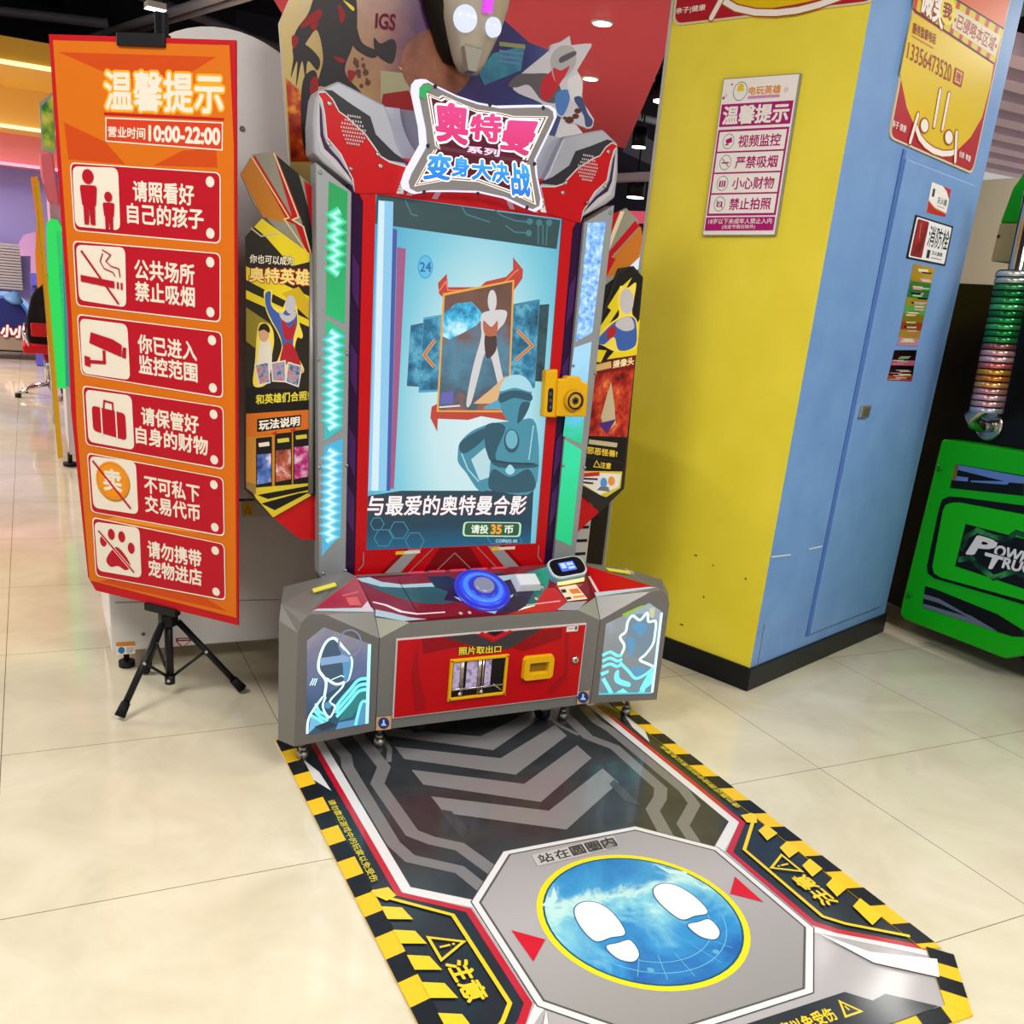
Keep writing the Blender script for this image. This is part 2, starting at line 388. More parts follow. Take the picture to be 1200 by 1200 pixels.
for i, s_ in enumerate(('视频监控', '严禁吸烟', '小心财物', '禁止拍照')):
    y0 = .332 + i * .133; a.rect(.055, y0, .94, y0 + .122, WHT)
    a.ring(.19, y0 + .06, .075, .046, .0022, M('6d6a6a')); a.text(s_, (.33, y0 + .025, .88, y0 + .1), MAG, .025)
    if i == 0: a.poly([(.15, y0 + .05), (.23, y0 + .035), (.245, y0 + .065), (.17, y0 + .078)], MAG); a.line([(.15, y0 + .08), (.2, y0 + .082)], .004, MAG)
    if i == 1: a.line([(.14, y0 + .062), (.24, y0 + .062)], .005, MAG); a.line([(.14, y0 + .035), (.24, y0 + .088)], .003, M('6d6a6a'))
    if i == 2: a.rrect(.145, y0 + .042, .235, y0 + .084, .25, MAG); a.line([(.175, y0 + .042), (.175, y0 + .084)], .003, WHT); a.line([(.205, y0 + .042), (.205, y0 + .084)], .003, WHT)
    if i == 3: a.rrect(.15, y0 + .045, .23, y0 + .08, .2, MAG); a.ell(.19, y0 + .062, .02, .013, WHT); a.line([(.14, y0 + .035), (.24, y0 + .088)], .003, M('6d6a6a'))
a.rect(.03, .878, .965, .965, MAG); a.text('18岁以下未成年人禁止入内', (.07, .886, .93, .922), WHT, .01); a.text('(法定节假日除外)', (.27, .928, .72, .957), WHT, .01)
a.done('printed_notice', sg)

RED2, YLW, ORG = G('ac1024'), G('ecc50c'), G('dd9a3a')
def smiley(name, plane, q, label, phone):
    sg = thing(name, plane(*q[3]), label, 'sign', )
    a0 = Art(plane, .006); a0.quad([plane(*p) for p in q])
    b = B(); pts = a0.rrect(0, 0, 1, 1, .07, M('d9c9a6')); b.prism(pts, -plane.n * .006, M('d9c9a6')); b.build('sign_plate', sg)
    a = Art(plane, .0068); a.quad([plane(*p) for p in q])
    a.rrect(.012, .01, .988, .99, .065, RED2)
    WH, BR = G('efe6dc'), G('a8461c'); a.px()
    yz = plane(*q[3]).z; gy = grad('smile yellow ' + ('phone' if phone else 'plain'), 2, yz + .10, yz + .62, [(0, 'dcba08'), (.4, 'd09e18'), (1, 'bc7c38')])
    def stroke(p, wd): a.line(p, wd * 1.45, BR); [a.disc(c, wd * .72, BR) for c in (p[0], p[-1])]; a.line(p, wd, WH); [a.disc(c, wd / 2, WH) for c in (p[0], p[-1])]
    if phone:
        a.poly(k5((470, 60), (876, 325), (860, 430), (818, 590), (760, 690), (700, 750), (640, 770), (570, 750), (500, 680), (440, 540), (406, 372), (440, 200)), gy)
        a.poly(k5((545, -330), (990, -228), (935, 120), (882, 318), (474, 48), (490, -60)), G('d8683c'))
        KB, KY, RS = M('1a1612'), G('d2bc14'), G('c4341c')
        bl = lambda t_, v: (lerp(lerp(490, 470, v), lerp(928, 878, v), t_), lerp(lerp(-130, 50, v), lerp(140, 325, v), t_))
        for v0, v1, m in ((0, 1, KB), (.05, .95, KY)): a.poly(k5(bl(0, v0), bl(1, v0), bl(1, v1), bl(0, v1)), m)
        for i in range(9): t_ = .02 + i * .112; a.poly(k5(bl(t_, .05), bl(t_ + .04, .05), bl(t_ + .02, .95), bl(t_ - .02, .95)), RS)
        a.rr(k5(bl(.47, .24), bl(.99, .24), bl(.985, .80), bl(.46, .80)), .1, G('d8ccae')); a.text('•已侵略本区域•', k5(bl(.48, .33), bl(.98, .33), bl(.975, .72), bl(.47, .72)), G('a01c1c'), .02)
        a.text('微笑', k5(bl(.10, .10), bl(.36, .12), bl(.36, .98), bl(.08, .86)), G('efe6dc'), .04, G('8e101c'), .09)
        a.ell(*k5((648, 55))[0], 9, 17, G('e8d44a')); a.text('我', k5((628, 5), (672, 30), (660, 105), (620, 80)), G('8e101c'), .04)
        a.text('服务监督电话', k5((475, 112), (590, 172), (584, 224), (468, 164)), G('8e101c'), .02); a.line(k5((466, 178), (576, 242)), .004, G('c8805a'))
        a.text('13356473520', k5((452, 210), (668, 325), (660, 415), (440, 292)), G('8e101c'), .0)
        a.poly(k5((684, 338), (728, 362), (714, 440), (672, 418)), G('8e101c')); a.poly(k5((690, 350), (720, 367), (709, 425), (680, 410)), G('e8b05a')); a.text('微', k5((692, 358), (716, 372), (708, 418), (684, 404)), G('8e101c'), .03)
        stroke(k5((608, 458), (579, 628)), .019); stroke(k5((652, 477), (620, 645)), .019)
        stroke(k5((488, 640), (505, 690), (535, 728), (575, 757), (620, 772), (665, 770), (690, 755)), .019); stroke(k5((496, 580), (458, 710)), .019); stroke(k5((690, 668), (684, 808)), .019)
        for x, y in ((530, 631), (652, 690)): a.ell(*k5((x, y))[0], 5.6, 9.6, BR); a.ell(*k5((x, y))[0], 4.4, 7.6, WH)
        a.text('亲子 健康', k5((370, 600), (440, 632), (434, 668), (366, 636)), WH, .01); a.text('创新 尊重', k5((706, 755), (764, 785), (758, 815), (702, 786)), WH, .01)
    else:
        a.poly(k4((300, -400), (1010, -460), (960, -60), (840, -20), (720, -4), (600, 22), (480, 40), (350, 30), (262, 0)), gy)
        stroke(k4((266, 0), (330, 38), (420, 58), (520, 60), (620, 48), (720, 22), (860, -30)), .019); stroke(k4((290, -60), (262, -5), (215, 82)), .019)
        a.text('亲子|健康', k4((50, 38), (188, 18), (186, 52), (48, 70)), WH, .015)
    a.done('printed_smile', sg); return sg
k5 = K(960, 0, 4.2875)
smiley('smile_sign', BF, k5((533, -330), (1002, -225), (763, 876), (341, 692)), 'red and yellow smile sign with a telephone number on the blue face of the pillar', True)
smiley('smile_sign', YF, [(818, -225), (1070, -262), (1029, 3), (788.5, 31)], 'red sign edge with a white smile at the top of the yellow pillar face', False)
k6 = K(1000, 200, 3.53); SO = .0125
q = k6((325, 47), (403, 78), (380, 191), (301, 172))
sg = thing('fire_extinguisher_label', BF(*q[3]), 'small white and red label above the fire hydrant sign on the blue door', 'label')
a = Art(BF, .0); a.quad([BF(*p, SO) for p in q]); b = B(); b.prism([BF(*p, SO) for p in q], BF.n * .0012, WHT); b.build('label_plate', sg)
a.off += .0013; a.rect(.0, .0, 1, 1, WHT); a.poly([(0, .62), (.35, .8), (1, .9), (1, 1), (0, 1)], G('b5261e')); a.poly([(.55, 0), (1, 0), (1, .38), (.8, .12)], G('b5261e')); a.line([(0, .6), (.35, .78), (1, .88)], .003, G('d8a040')); a.rect(.1, .18, .22, .45, M('3a3a3a')); a.text('灭火器', (.42, .4, .92, .62), M('2a2626'), .02); a.line([(.45, .7), (.85, .72)], .002, M('777777')); a.done('printed_label', sg)
q = k6((256, 182), (412, 231), (378, 394), (217, 362))
sg = thing('hydrant_sign', BF(*q[3]), 'white fire hydrant sign with a red block on the blue cupboard door', 'sign')
b = B(); b.prism([BF(*p, SO) for p in q], BF.n * .002, M('15151a')); b.build('sign_plate', sg)
a = Art(BF, .0022); a.quad([BF(*p, SO) for p in q]); a.rrect(.025, .025, .975, .975, .06, M('101014')); a.rrect(.04, .04, .96, .96, .06, G('e8e8ea')); a.rrect(.07, .07, .36, .93, .08, noisy('red block', [(.35, '2a0a0c'), (.6, 'a81c20')], 9)); a.line([(.17, .15), (.2, .5)], .006, G('d06060')); a.text('消防栓', (.41, .13, .95, .62), M('17171b'), .012); a.rect(.46, .7, .54, .9, M('2a2020')); a.text('灭火器箱', (.58, .7, .86, .8), M('2a2a2a'), .02); a.line([(.58, .87), (.86, .87)], .003, M('555555')); a.done('printed_sign', sg)
hol1 = ['c8a012', 'd8b020', '8a8a3a', '3f8a4a', 'e8e0b0', '58b858', 'b8a018', '8a3a2a', 'c87838', 'e89ab0']
def holo(q, label, cols, name, texts=()):
    sg = thing(name, BF(*q[3]), label, 'sticker'); b = B(); b.prism([BF(*p, SO) for p in q], BF.n * .001, M('8a8a90')); b.build('backing_film', sg)
    a = Art(BF, .0011); a.quad([BF(*p, SO) for p in q]); n = len(cols)
    for i, c in enumerate(cols): a.rect(0, i / n, 1, (i + 1) / n, M(c, .2, .45))
    R = random.Random(len(cols))
    for i in range(n * 3):
        y = R.random() * .94 + .03; x = R.random() * .5; a.poly([(x, y), (x + .5, y - .008), (x + .45, y + .012), (x + .05, y + .018)], M(R.choice(('f2e8d8', 'f6b0c8', 'b8f0a8', 'fff0a0', '1c1418')), .15, .3))
    for tx, b4 in texts: a.text(tx, b4, M('8a1a14'), .03)
    a.done('foil_face', sg)
holo(k6((248, 386), (336, 402), (265, 726), (180, 721)), 'tall gold and green foil sticker below the fire hydrant sign', ['c8a012', 'caa41c', '4f8f4a', '3c8a50', 'c0a830', '6ac860', 'a08a20', 'b84a2a', 'c8a040', 'e8a0b8'], 'foil_sticker')
holo(k6((169, 742), (262, 742), (241, 871), (139, 867)), 'small dark and pink foil sticker lowest on the blue door', ['180c10', '2a1018', 'c86a90', '200c12', '3a1420', 'b84a38'], 'foil_sticker')
# ============================================================ the arcade machine
AM = thing('arcade_machine', (0, 1.15, 0), 'tall red and silver photo arcade machine with a portrait screen and winged console', 'arcade machine')
SIL = M('767471', .38, .25); SILD = M('6f6d6b', .4, .25); SILL = M('9c9da6', .35, .2); RED = M('b4060f', .28); DRED = M('74060f', .3); BLK = M('141318', .35); PUR = M('2c1038', .2, .2); WOUT = M('c4bfc4', .3)
NF = Vector((0, -1, .0375)).normalized()
TW = Pl(NF, (0, 1.27, 0))                 # front plane of the tower, leaning slightly back
def tw(x, z, o=0): return Vector((x, 1.27 + .0375 * z, z)) + NF * o
BK = -NF
# ---- tower body behind the front plates
b = B(); b.prism([tw(-.375, .06, -.03), tw(.375, .06, -.03), tw(.40, 1.7, -.03), tw(-.40, 1.7, -.03)], (0, .30, 0), M('77716c', .5)); b.build('tower_cabinet', AM, .004)
# ---- bezel with the screen opening
k2 = K(330, 80, 6.0); k3 = K(600, 120, 6.0)
SX0, SX1, SZ0, SZ1 = -.309, .309, .566, 1.624
def bez():
    b = B(); o = .012
    R_ = [(.345, .485), (.347, 1.60), (.385, 1.66), (.40, 1.73)]
    for p in ([(-.345, .485), (.345, .485), (SX1, SZ0), (SX0, SZ0)], [(SX1, SZ0)] + R_[:2] + [(SX1, SZ1)], [(-R_[1][0], R_[1][1]), (-R_[0][0], R_[0][1]), (SX0, SZ0), (SX0, SZ1)], [(SX0, SZ1), (SX1, SZ1)] + R_[1:] + [(-x, z) for x, z in R_[:0:-1]]):
        b.prism([tw(x, z, o) for x, z in p], BK * .04, RED)
    return b.build('bezel', AM)
bezel = bez()
a = Art(TW, .0125); a.mapf = lambda x, z: tw(x, z)
# lower bezel print: chevrons
for sgn in (1, -1):
    X = lambda p: [(sgn * x, z) for x, z in p]
    a.poly(X([(.19, .487), (.245, .487), (.165, .564), (.12, .564)]), M('8d8a8c')); a.poly(X([(.25, .487), (.262, .487), (.182, .564), (.172, .564)]), DRED)
    a.poly(X([(0, .53), (0, .487), (.11, .487), (.055, .564), (0, .564)]), DRED)
    a.line(X([(.0, .546), (.06, .49)]), .004, M('8a6a6c')); a.line(X([(.16, .487), (.08, .564)]), .004, M('8a6a6c'))
    a.line(X([(.335, .50), (.318, .52), (.318, .56)]), .003, M('8a8288'))
    # top bezel stripes
    for x0 in (.12, .2): a.poly(X([(x0, 1.632), (x0 + .018, 1.632), (x0 - .022, 1.70), (x0 - .04, 1.70)]), M('b88a92'))
    a.line(X([(.305, 1.74), (.34, 1.73), (.34, 1.50), (.37, 1.45)]) if 0 else X([(.30, 1.715), (.375, 1.72)]), .003, DRED)
a.poly([(-.21, .548), (-.125, .55), (-.125, .56), (-.21, .559)], G('d8cfb8')); a.poly([(-.21, .548), (-.18, .548), (-.18, .559), (-.21, .559)], G('e0b020'))
a.poly([(.135, .548), (.225, .55), (.225, .56), (.135, .559)], G('d8cfb8')); a.poly([(.135, .548), (.165, .548), (.165, .559), (.135, .559)], G('e0b020'))
a.px(); a.poly(k2((672, 768), (750, 768), (752, 735), (802, 738), (802, 765), (855, 772), (858, 885), (672, 868)), G('cfc8c6'))
for i in range(4): a.line(k2((690, 790 + i * 20), (835, 800 + i * 20)), .002, M('77707a'))
a.poly(k3((205, 672), (348, 690), (340, 792), (200, 770)), G('d8d4d6')); a.text('07.0390', k3((192, 690), (332, 718), (330, 760), (190, 735)), M('2a2a30'), .02)
a.done('bezel_print', bezel)
# purple channel between bezel and light strips
for sgn in (-1, 1):
    b = B(); b.prism([tw(sgn * .344, .49, .008), tw(sgn * .383, .5, .008), tw(sgn * .388, 1.66, .008), tw(sgn * .346, 1.62, .008)], BK * .03, PUR)
    for z in (.62, .8, 1.05, 1.3): b.prism([tw(sgn * .352, z, .011), tw(sgn * .375, z + .05, .011), tw(sgn * .376, z + .16, .011), tw(sgn * .353, z + .12, .011)], BK * .006, M('45205a', .15, .2))  # lighter purple patches paint reflections onto the glossy channel
    b.build('side_channel', AM)
# ---- light strips
strip_px = {-1: (((382.8, 213), (404.8, 225.5), (401.5, 379.3), (379.3, 368)), ((379.3, 373), (401.5, 389), (398.3, 501), (377.7, 515.6)), ((377.7, 522), (399.3, 512.4), (396.7, 625), (374.6, 650))),
            1: (((684.8, 262), (705.8, 260), (690, 389.8), (670.8, 400.3)), ((669, 407), (689.3, 400), (677.8, 519), (656, 509.8)), ((657.8, 514), (677.8, 526), (665.5, 638), (647.3, 629.5)))}
LED = {-1: (grad('led left top', 2, 1.15, 1.62, [(0, '12c878'), (.5, '10b064'), (1, '0aa050')], .95, .25, 30), grad('led left middle', 2, .83, 1.15, [(0, '34b8d8'), (.5, '2cc4b8'), (1, '1cc47c')], .95, .25, 30), grad('led left low', 2, .5, .83, [(0, '58b0d8'), (.6, '46bcdc'), (1, '40b8e0')], .95, .25, 30)),
       1: (noisy('led right top', [(.3, '4a80e0'), (.5, '8cc4f8'), (.7, 'e0f4ff')], 60, 5, 1.1), grad('led right middle', 2, .83, 1.2, [(0, '14c87c'), (.3, '18d090'), (.5, '68c8f0'), (1, 'a8dcf8')], 1., .25, 40), grad('led right low', 2, .5, .85, [(0, '10c078'), (.5, '12d084'), (1, '28dca0')], 1., .3, 18))}
for sgn in (-1, 1):
    b = B(); b.prism([tw(sgn * .378, .480, .022), tw(sgn * .448, .474, .022), tw(sgn * .464, .50, .022), tw(sgn * .489, 1.685, .022), tw(sgn * .384, 1.62, .022)], BK * .06, M('8f9296', .38, .3))
    fr = b.build('light_strip', AM, .003)
    for i, pts in enumerate(strip_px[sgn]):
        a = Art(TW, .0226); a.poly([TW(*p) for p in pts], LED[sgn][i])
        if sgn < 0:
            P = [TW(*p) for p in pts]; zz = []
            for j in range(23):
                t_ = .06 + .88 * j / 22; z_ = lerp(lerp(P[0], P[1], .42), lerp(P[3], P[2], .42), t_); z_ = z_ + Vector((.011 if j % 2 else -.011, 0, 0)); zz.append(z_)
            if i == 0: zz = zz[3:13] + zz[13:16]
            c3 = (('28d896', '5cf0c0', 'b0ffe8'), ('3ed4cc', '78ecec', 'c8fcff'), ('58ccec', '8ce4fa', 'd0f6ff'))[i]
            a.line(zz, .026, E(c3[0], .9)); a.line(zz, .016, E(c3[1], .95)); a.line(zz, .007, E(c3[2], 1.1))
        a.done('light_panel', fr)
    b = B()
    for z in (.5, 1.155, .835, 1.66):
        for xx in ((.385, .458) if z < .6 else (.388, .476)): b = B(); b.lathe(tw(sgn * xx * (1 if z > 1 else .985), z + (.0 if xx > .4 else .02) * (1 if z > 1 else .3), .022), NF, [(.006, 0), (.005, .003), (.002, .005)], M('9a9aa0', .3, .8), 10); b.build('bolt', fr)
# ---- shoulders
sh_l = dict(base=((216, 600), (210, 400), (232, 205), (250, 158), (390, 95), (480, 140), (665, 237), (718, 262), (765, 400), (808, 548), (872, 692), (795, 880), (505, 880), (490, 832), (400, 760), (285, 672)),
    dark=((285, 157), (345, 162), (475, 255), (612, 345), (652, 470), (782, 600), (900, 680), (690, 640), (590, 475), (450, 350), (395, 310), (352, 222), (305, 172)),
    wht=((250, 172), (300, 170), (352, 222), (397, 308), (452, 345), (578, 462), (692, 622), (752, 658), (872, 692), (795, 880), (505, 880), (484, 786), (400, 608), (304, 492), (288, 330), (268, 232), (246, 190)),
    red=((252, 180), (298, 178), (346, 228), (392, 314), (448, 354), (572, 470), (686, 630), (748, 668), (862, 700), (795, 882), (505, 882), (494, 784), (410, 606), (312, 488), (297, 330), (276, 228), (250, 190)),
    pur=((256, 245), (272, 300), (285, 470), (310, 545), (395, 640), (480, 770), (492, 812), (470, 770), (375, 650), (290, 570), (262, 480), (258, 380)),
    lite=((250, 230), (256, 245), (258, 380), (262, 480), (290, 570), (375, 650), (470, 775), (492, 815), (455, 790), (360, 690), (262, 590), (240, 480), (238, 330)))
def to_xz(ps): return [(p.x, p.z) for p in (TW(u, v) for u, v in k2(*ps))]
SH = {k_: to_xz(v) for k_, v in sh_l.items()}
for sgn in (-1, 1):
    f = lambda k_, o: [tw(-sgn * x, z, o) for x, z in SH[k_]]
    b = B(); b.prism(f('base', .014), BK * .09, SILL); so_ = b.build('shoulder_panel', AM, .006)
    a = Art(TW, .0146); a.mapf = lambda x, z: tw(-sgn * x, z)
    a.poly(SH['dark'], M('26252b', .35)); a.poly(SH['wht'], WOUT); a.poly(SH['red'], RED); a.poly(SH['lite'], M('b4aeb2', .3)); a.poly(SH['pur'], M('34163f', .3))
    gx = [TW(*p) for p in k2((495, 335), (500, 350), (495, 382), (490, 408), (495, 437), (500, 465), (500, 492), (500, 518), (492, 542))]
    for i, c_ in enumerate(gx[1:]):
        w_ = (.040, .052, .066, .075, .072, .066, .055, .04)[i]
        n_ = int(w_ * 150)
        for j in range(n_):
            x = c_.x - w_ / 2 + w_ * j / n_; a.poly([(x, c_.z), (x + .005, c_.z - .001), (x + .004, c_.z + .005), (x + .001, c_.z + .005)], M('b8a8ac'))
    a.done('shoulder_print', so_)
    b = B()
    for p in ((325, 255), (668, 610), (322, 535), (683, 692)):
        v = TW(*k2(p)[0]); b = B(); b.lathe(tw(-sgn * v.x, v.z, .015), NF, [(.007, 0), (.006, .003), (.002, .005)], M('b8b4b0', .25, .8), 10); b.build('bolt', so_)
# silver collar arcs between the shoulders, behind the name plate
b = B()
for r0, r1, m, o in ((.235, .31, SILL, -.02), (.155, .235, M('77747c', .4, .2), -.03), (.05, .155, M('6a665c', .4), -.04)):
    pts = [(r1 * math.cos(t_), 1.875 - r1 * .8 * math.sin(t_)) for t_ in [math.pi * (.02 + .96 * i / 24) for i in range(25)]] + [(r0 * math.cos(t_), 1.875 - r0 * .8 * math.sin(t_)) for t_ in [math.pi * (.98 - .96 * i / 24) for i in range(25)]]
    b.prism([tw(x, z, o) for x, z in pts], BK * .05, m)
b.build('collar', AM)
# ---- lit name plate
PQ = Pl((0, -1, -.153), (0, 1.305, 1.644)); k1 = K(460, 80, 6.0)
pl_px = k1((195, 85), (235, 78), (300, 118), (450, 190), (600, 240), (760, 268), (1000, 262), (1110, 262), (1148, 290), (1155, 340), (1120, 420), (1010, 645), (1020, 760), (1055, 930), (1048, 985), (1000, 1010), (940, 985), (800, 920), (600, 875), (400, 870), (250, 870), (150, 885), (100, 860), (88, 810), (110, 750), (225, 545), (215, 420), (165, 180), (168, 120))
mq = thing if 0 else None
outer = [PQ(u, v, .022) for u, v in pl_px]; cc = sum(outer, Vector()) / len(outer)
b = B(); b.prism(outer, -PQ.n * .045, E('e6e4ff', 1.15)); plate_ = b.build('marquee_plate', AM)
b = B(); b.prism([cc + (p - cc) * .955 + PQ.n * .003 for p in outer], -PQ.n * .01, M('8a8688', .4, .2)); b.build('marquee_face', plate_)
b = B(); b.box((-.05, 1.29, 1.72), (.05, 1.36, 1.80), BLK); b.build('marquee_bracket', plate_)
a = Art(PQ, .0256)
rim = k1((238, 172), (320, 205), (350, 188), (520, 262), (590, 290), (750, 310), (850, 335), (1096, 338), (940, 668), (965, 680), (1010, 962), (880, 900), (600, 800), (400, 785), (150, 832), (290, 572), (345, 580), (300, 545))
a.poly(rim, E('ffe9d8', 1.15))
cr_ = lambda s_: [(lerp(u_c, u, s_), lerp(v_c, v, s_)) for u, v in rim]
u_c = sum(p[0] for p in rim) / len(rim); v_c = sum(p[1] for p in rim) / len(rim)
a.poly(cr_(.968), M('3a2c30')); a.poly(cr_(.945), E('fff4ee', 1.1)); a.poly(cr_(.905), M('5a1a30'))
a.poly(k1((330, 545), (960, 650), (930, 670), (560, 610), (340, 575)), E('7a1030', .6))
WE = E('ffffff', 1.25); PK = grad('pink letters', 2, 1.76, 1.9, [(0, 'e0266e'), (1, 'f04a94')], 1.05); BL = grad('blue letters', 2, 1.64, 1.77, [(0, '1a5ee0'), (.6, '2496ee'), (1, '5ac0f8')], 1.05)
a.text('奥', k1((282, 240), (548, 268), (520, 535), (318, 505)), PK, .045, WE, .10); a.text('特', k1((560, 330), (765, 325), (755, 520), (545, 490)), PK, .045, WE, .10); a.text('曼', k1((785, 372), (1050, 385), (945, 610), (760, 560)), PK, .045, WE, .10)
a.text('系列', k1((530, 545), (755, 570), (745, 622), (525, 590)), E('f6d8ea', 1.1), .04, M('5a1a4a'), .08)
for i, ch in enumerate('变身大决战'):
    x0 = (265, 430, 560, 695, 830)[i]; x1 = (415, 540, 700, 815, 960)[i]; y0 = (600, 620, 640, 655, 670)[i]; y1 = (775, 755, 780, 800, 890)[i]; d_ = (-45, -12, 0, 8, 15)[i]
    a.text(ch, k1((x0, y0), (x1, y0 + 14), (x1 + d_ * .4, y1 + 8), (x0 + d_, y1)), BL, .045, WE, .10)
a.poly(k1((188, 135), (265, 110), (270, 150), (230, 168), (240, 190), (225, 215), (190, 200)), E('18b858', .9))
a.done('marquee_lettering', plate_)
b = B()
for p in k1((300, 128), (685, 255), (1060, 278), (998, 672), (945, 980), (600, 882), (222, 872), (248, 545)): b = B(); b.lathe(PQ(*p, .025), PQ.n, [(.006, 0), (.005, .003)], M('3a383a', .4, .6), 10); b.build('bolt', plate_)

# ---- the screen: an emissive display behind glass
ks = K(420, 220, 2.729)
SCR = Pl(NF, tw(0, 0, .004) if 0 else (0, 1.27, 0))
bg = NT('display background'); p_ = bg.pos()
v_ = bg.math('DIVIDE', bg.math('SUBTRACT', p_[2], .6), 1.0); rx = bg.math('MULTIPLY', bg.math('SUBTRACT', p_[0], .05), 2.2); rz = bg.math('SUBTRACT', v_, .42)
rr_ = bg.math('SQRT', bg.math('ADD', bg.math('MULTIPLY', rx, rx), bg.math('MULTIPLY', rz, rz)))
colr = bg.ramp(rr_, [(0, 'dcf0f2'), (.34, 'c4e8ee'), (.6, '7cccdf'), (.9, '3aa4cc')])
bg.l(colr, bg.b.inputs['Emission Color']); bg.b.inputs['Emission Strength'].default_value = .95; bg.b.inputs['Base Color'].default_value = (.02, .02, .02, 1); bg.b.inputs['Roughness'].default_value = .12
b = B(); b.prism([tw(SX0, SZ0, .004), tw(SX1, SZ0, .004), tw(SX1, SZ1, .004), tw(SX0, SZ1, .004)], BK * .03, bg.m); screen = b.build('screen', AM)
screen['label'] = 'bright blue portrait display'
a = Art(TW, .0043)
dk = E('14464c', .75); cl = E('3a8088', .8)
a.poly([TW(441, 228), TW(656, 258), TW(651.5, 292), TW(438, 262)], dk)
for pts in (((330, 60), (345, 85), (420, 110)), ((400, 40), (460, 90), (500, 105), (545, 110)), ((545, 145), (500, 142), (470, 120)), ((575, 115), (575, 180)), ((590, 118), (590, 182)), ((605, 110), (600, 185)), ((150, 40), (170, 85), (190, 90))): a.line(ks(*pts), .004, cl)
for p in ((548, 108), (545, 145), (610, 112), (578, 112)): a.ell(*ks(p)[0], 3.6, 3.8, cl)
a.poly([TW(*p) for p in ks((135, 968), (558, 968), (548, 1150), (20, 1160), (28, 985))], grad('display foot', 2, .56, .72, [(0, '0e6a90'), (.5, '104058'), (1, '184858')], .8))
for cx_, cy_, r_ in ((80, 1120, 30), (130, 1095, 30), (440, 1110, 32), (495, 1130, 28), (180, 1130, 30), (60, 1075, 22)):
    a.line([ks((cx_ + r_ * math.cos(t_), cy_ + r_ * math.sin(t_)))[0] for t_ in [math.pi / 3 * i for i in range(6)]], .003, E('2a90b0', .8), True)
# reflection of a light strip, painted down the left of the display
a.poly([TW(*p) for p in ks((62, 40), (110, 45), (92, 968), (30, 968))], E('8fd0f4', .9)); a.poly([TW(*p) for p in ks((108, 130), (122, 135), (100, 968), (88, 968))], E('3c58b0', .8)); a.poly([TW(*p) for p in ks((122, 190), (150, 195), (112, 962), (100, 962))], E('b45a90', .75))
a.poly([TW(*p) for p in ks((64, 42), (82, 45), (62, 968), (40, 968))], E('d8f0fc', .95))
a.ell(*ks((214, 253))[0], 9, 14, E('38a8d8', .9)); a.ell(*ks((214, 253))[0], 7.6, 12.4, E('58c0e4', .95)); a.text('24', ks((197, 238), (232, 238), (232, 268), (197, 268)), E('1a6cb0', .9), .03)
# side cards
def card(pts, m, fr):
    P = [TW(*p) for p in ks(*pts)]; a.poly(P, fr); c = sum(P, Vector()) / 4; a.poly([c + (p - c) * .94 for p in P], m)
cm = noisy('side card art', [(.3, '0e3c54'), (.5, '2a88b0'), (.62, '6cc0dc'), (.75, '1a5474')], 18, 4, .8)
card(((165, 440), (205, 432), (196, 636), (153, 634)), cm, E('2a6a80', .7)); card(((206, 415), (268, 405), (258, 652), (190, 655)), cm, E('4ab0d0', .8))
card(((570, 375), (608, 372), (590, 620), (558, 618)), noisy('far card art', [(.3, '10242c'), (.6, '3a6a78')], 20, 4, .6), E('20404c', .7)); card(((492, 372), (578, 356), (562, 640), (478, 652)), cm, E('3a90b0', .8))
# spiked frame round the main card
a.poly([TW(*p) for p in ks((252, 305), (280, 275), (284, 318), (385, 318), (405, 300), (470, 285), (492, 262), (492, 222), (524, 262), (522, 290), (490, 335), (478, 722), (478, 745), (390, 730), (350, 742), (252, 738), (250, 780), (228, 735), (232, 700), (250, 690), (268, 350), (256, 340))], E('c83a26', .85))
a.line(ks((258, 330), (280, 300), (286, 328), (390, 328), (470, 300), (500, 270), (512, 262)), .004, E('ff7a58', .9))
a.poly([TW(*p) for p in ks((268, 338), (496, 294), (480, 718), (248, 716))], E('f0a838', .95))
cz = TW(*ks((370, 500))[0])
art = NT('card art'); pp = art.pos(); nz = art.math('ADD', art.math('DIVIDE', art.math('SUBTRACT', pp[2], .80), .70), art.math('MULTIPLY', art.math('SUBTRACT', art.noise(14, 5), .5), .5))
colr = art.ramp(nz, [(0, '20303c'), (.14, 'f0b070'), (.26, 'c85a2a'), (.38, '3a5868'), (.55, '4a88a4'), (.72, '7a4a3a'), (1, '4a2818')])
art.l(colr, art.b.inputs['Emission Color']); art.b.inputs['Emission Strength'].default_value = .85; art.b.inputs['Base Color'].default_value = (.02, .02, .02, 1)
a.poly([TW(*p) for p in ks((274, 345), (490, 301), (475, 712), (254, 711))], art.m)
blast = noisy('blast', [(.35, '1a78a8'), (.5, '48c4ec'), (.65, 'c8f4ff')], 22, 5, 1.)
a.poly([TW(*p) for p in ks((270, 400), (310, 370), (360, 365), (385, 390), (400, 415), (375, 440), (330, 465), (290, 485), (268, 475))], blast)
fs, fd, fw = E('c86848', .8), E('4a2c30', .7), E('dcd8d8', .9)
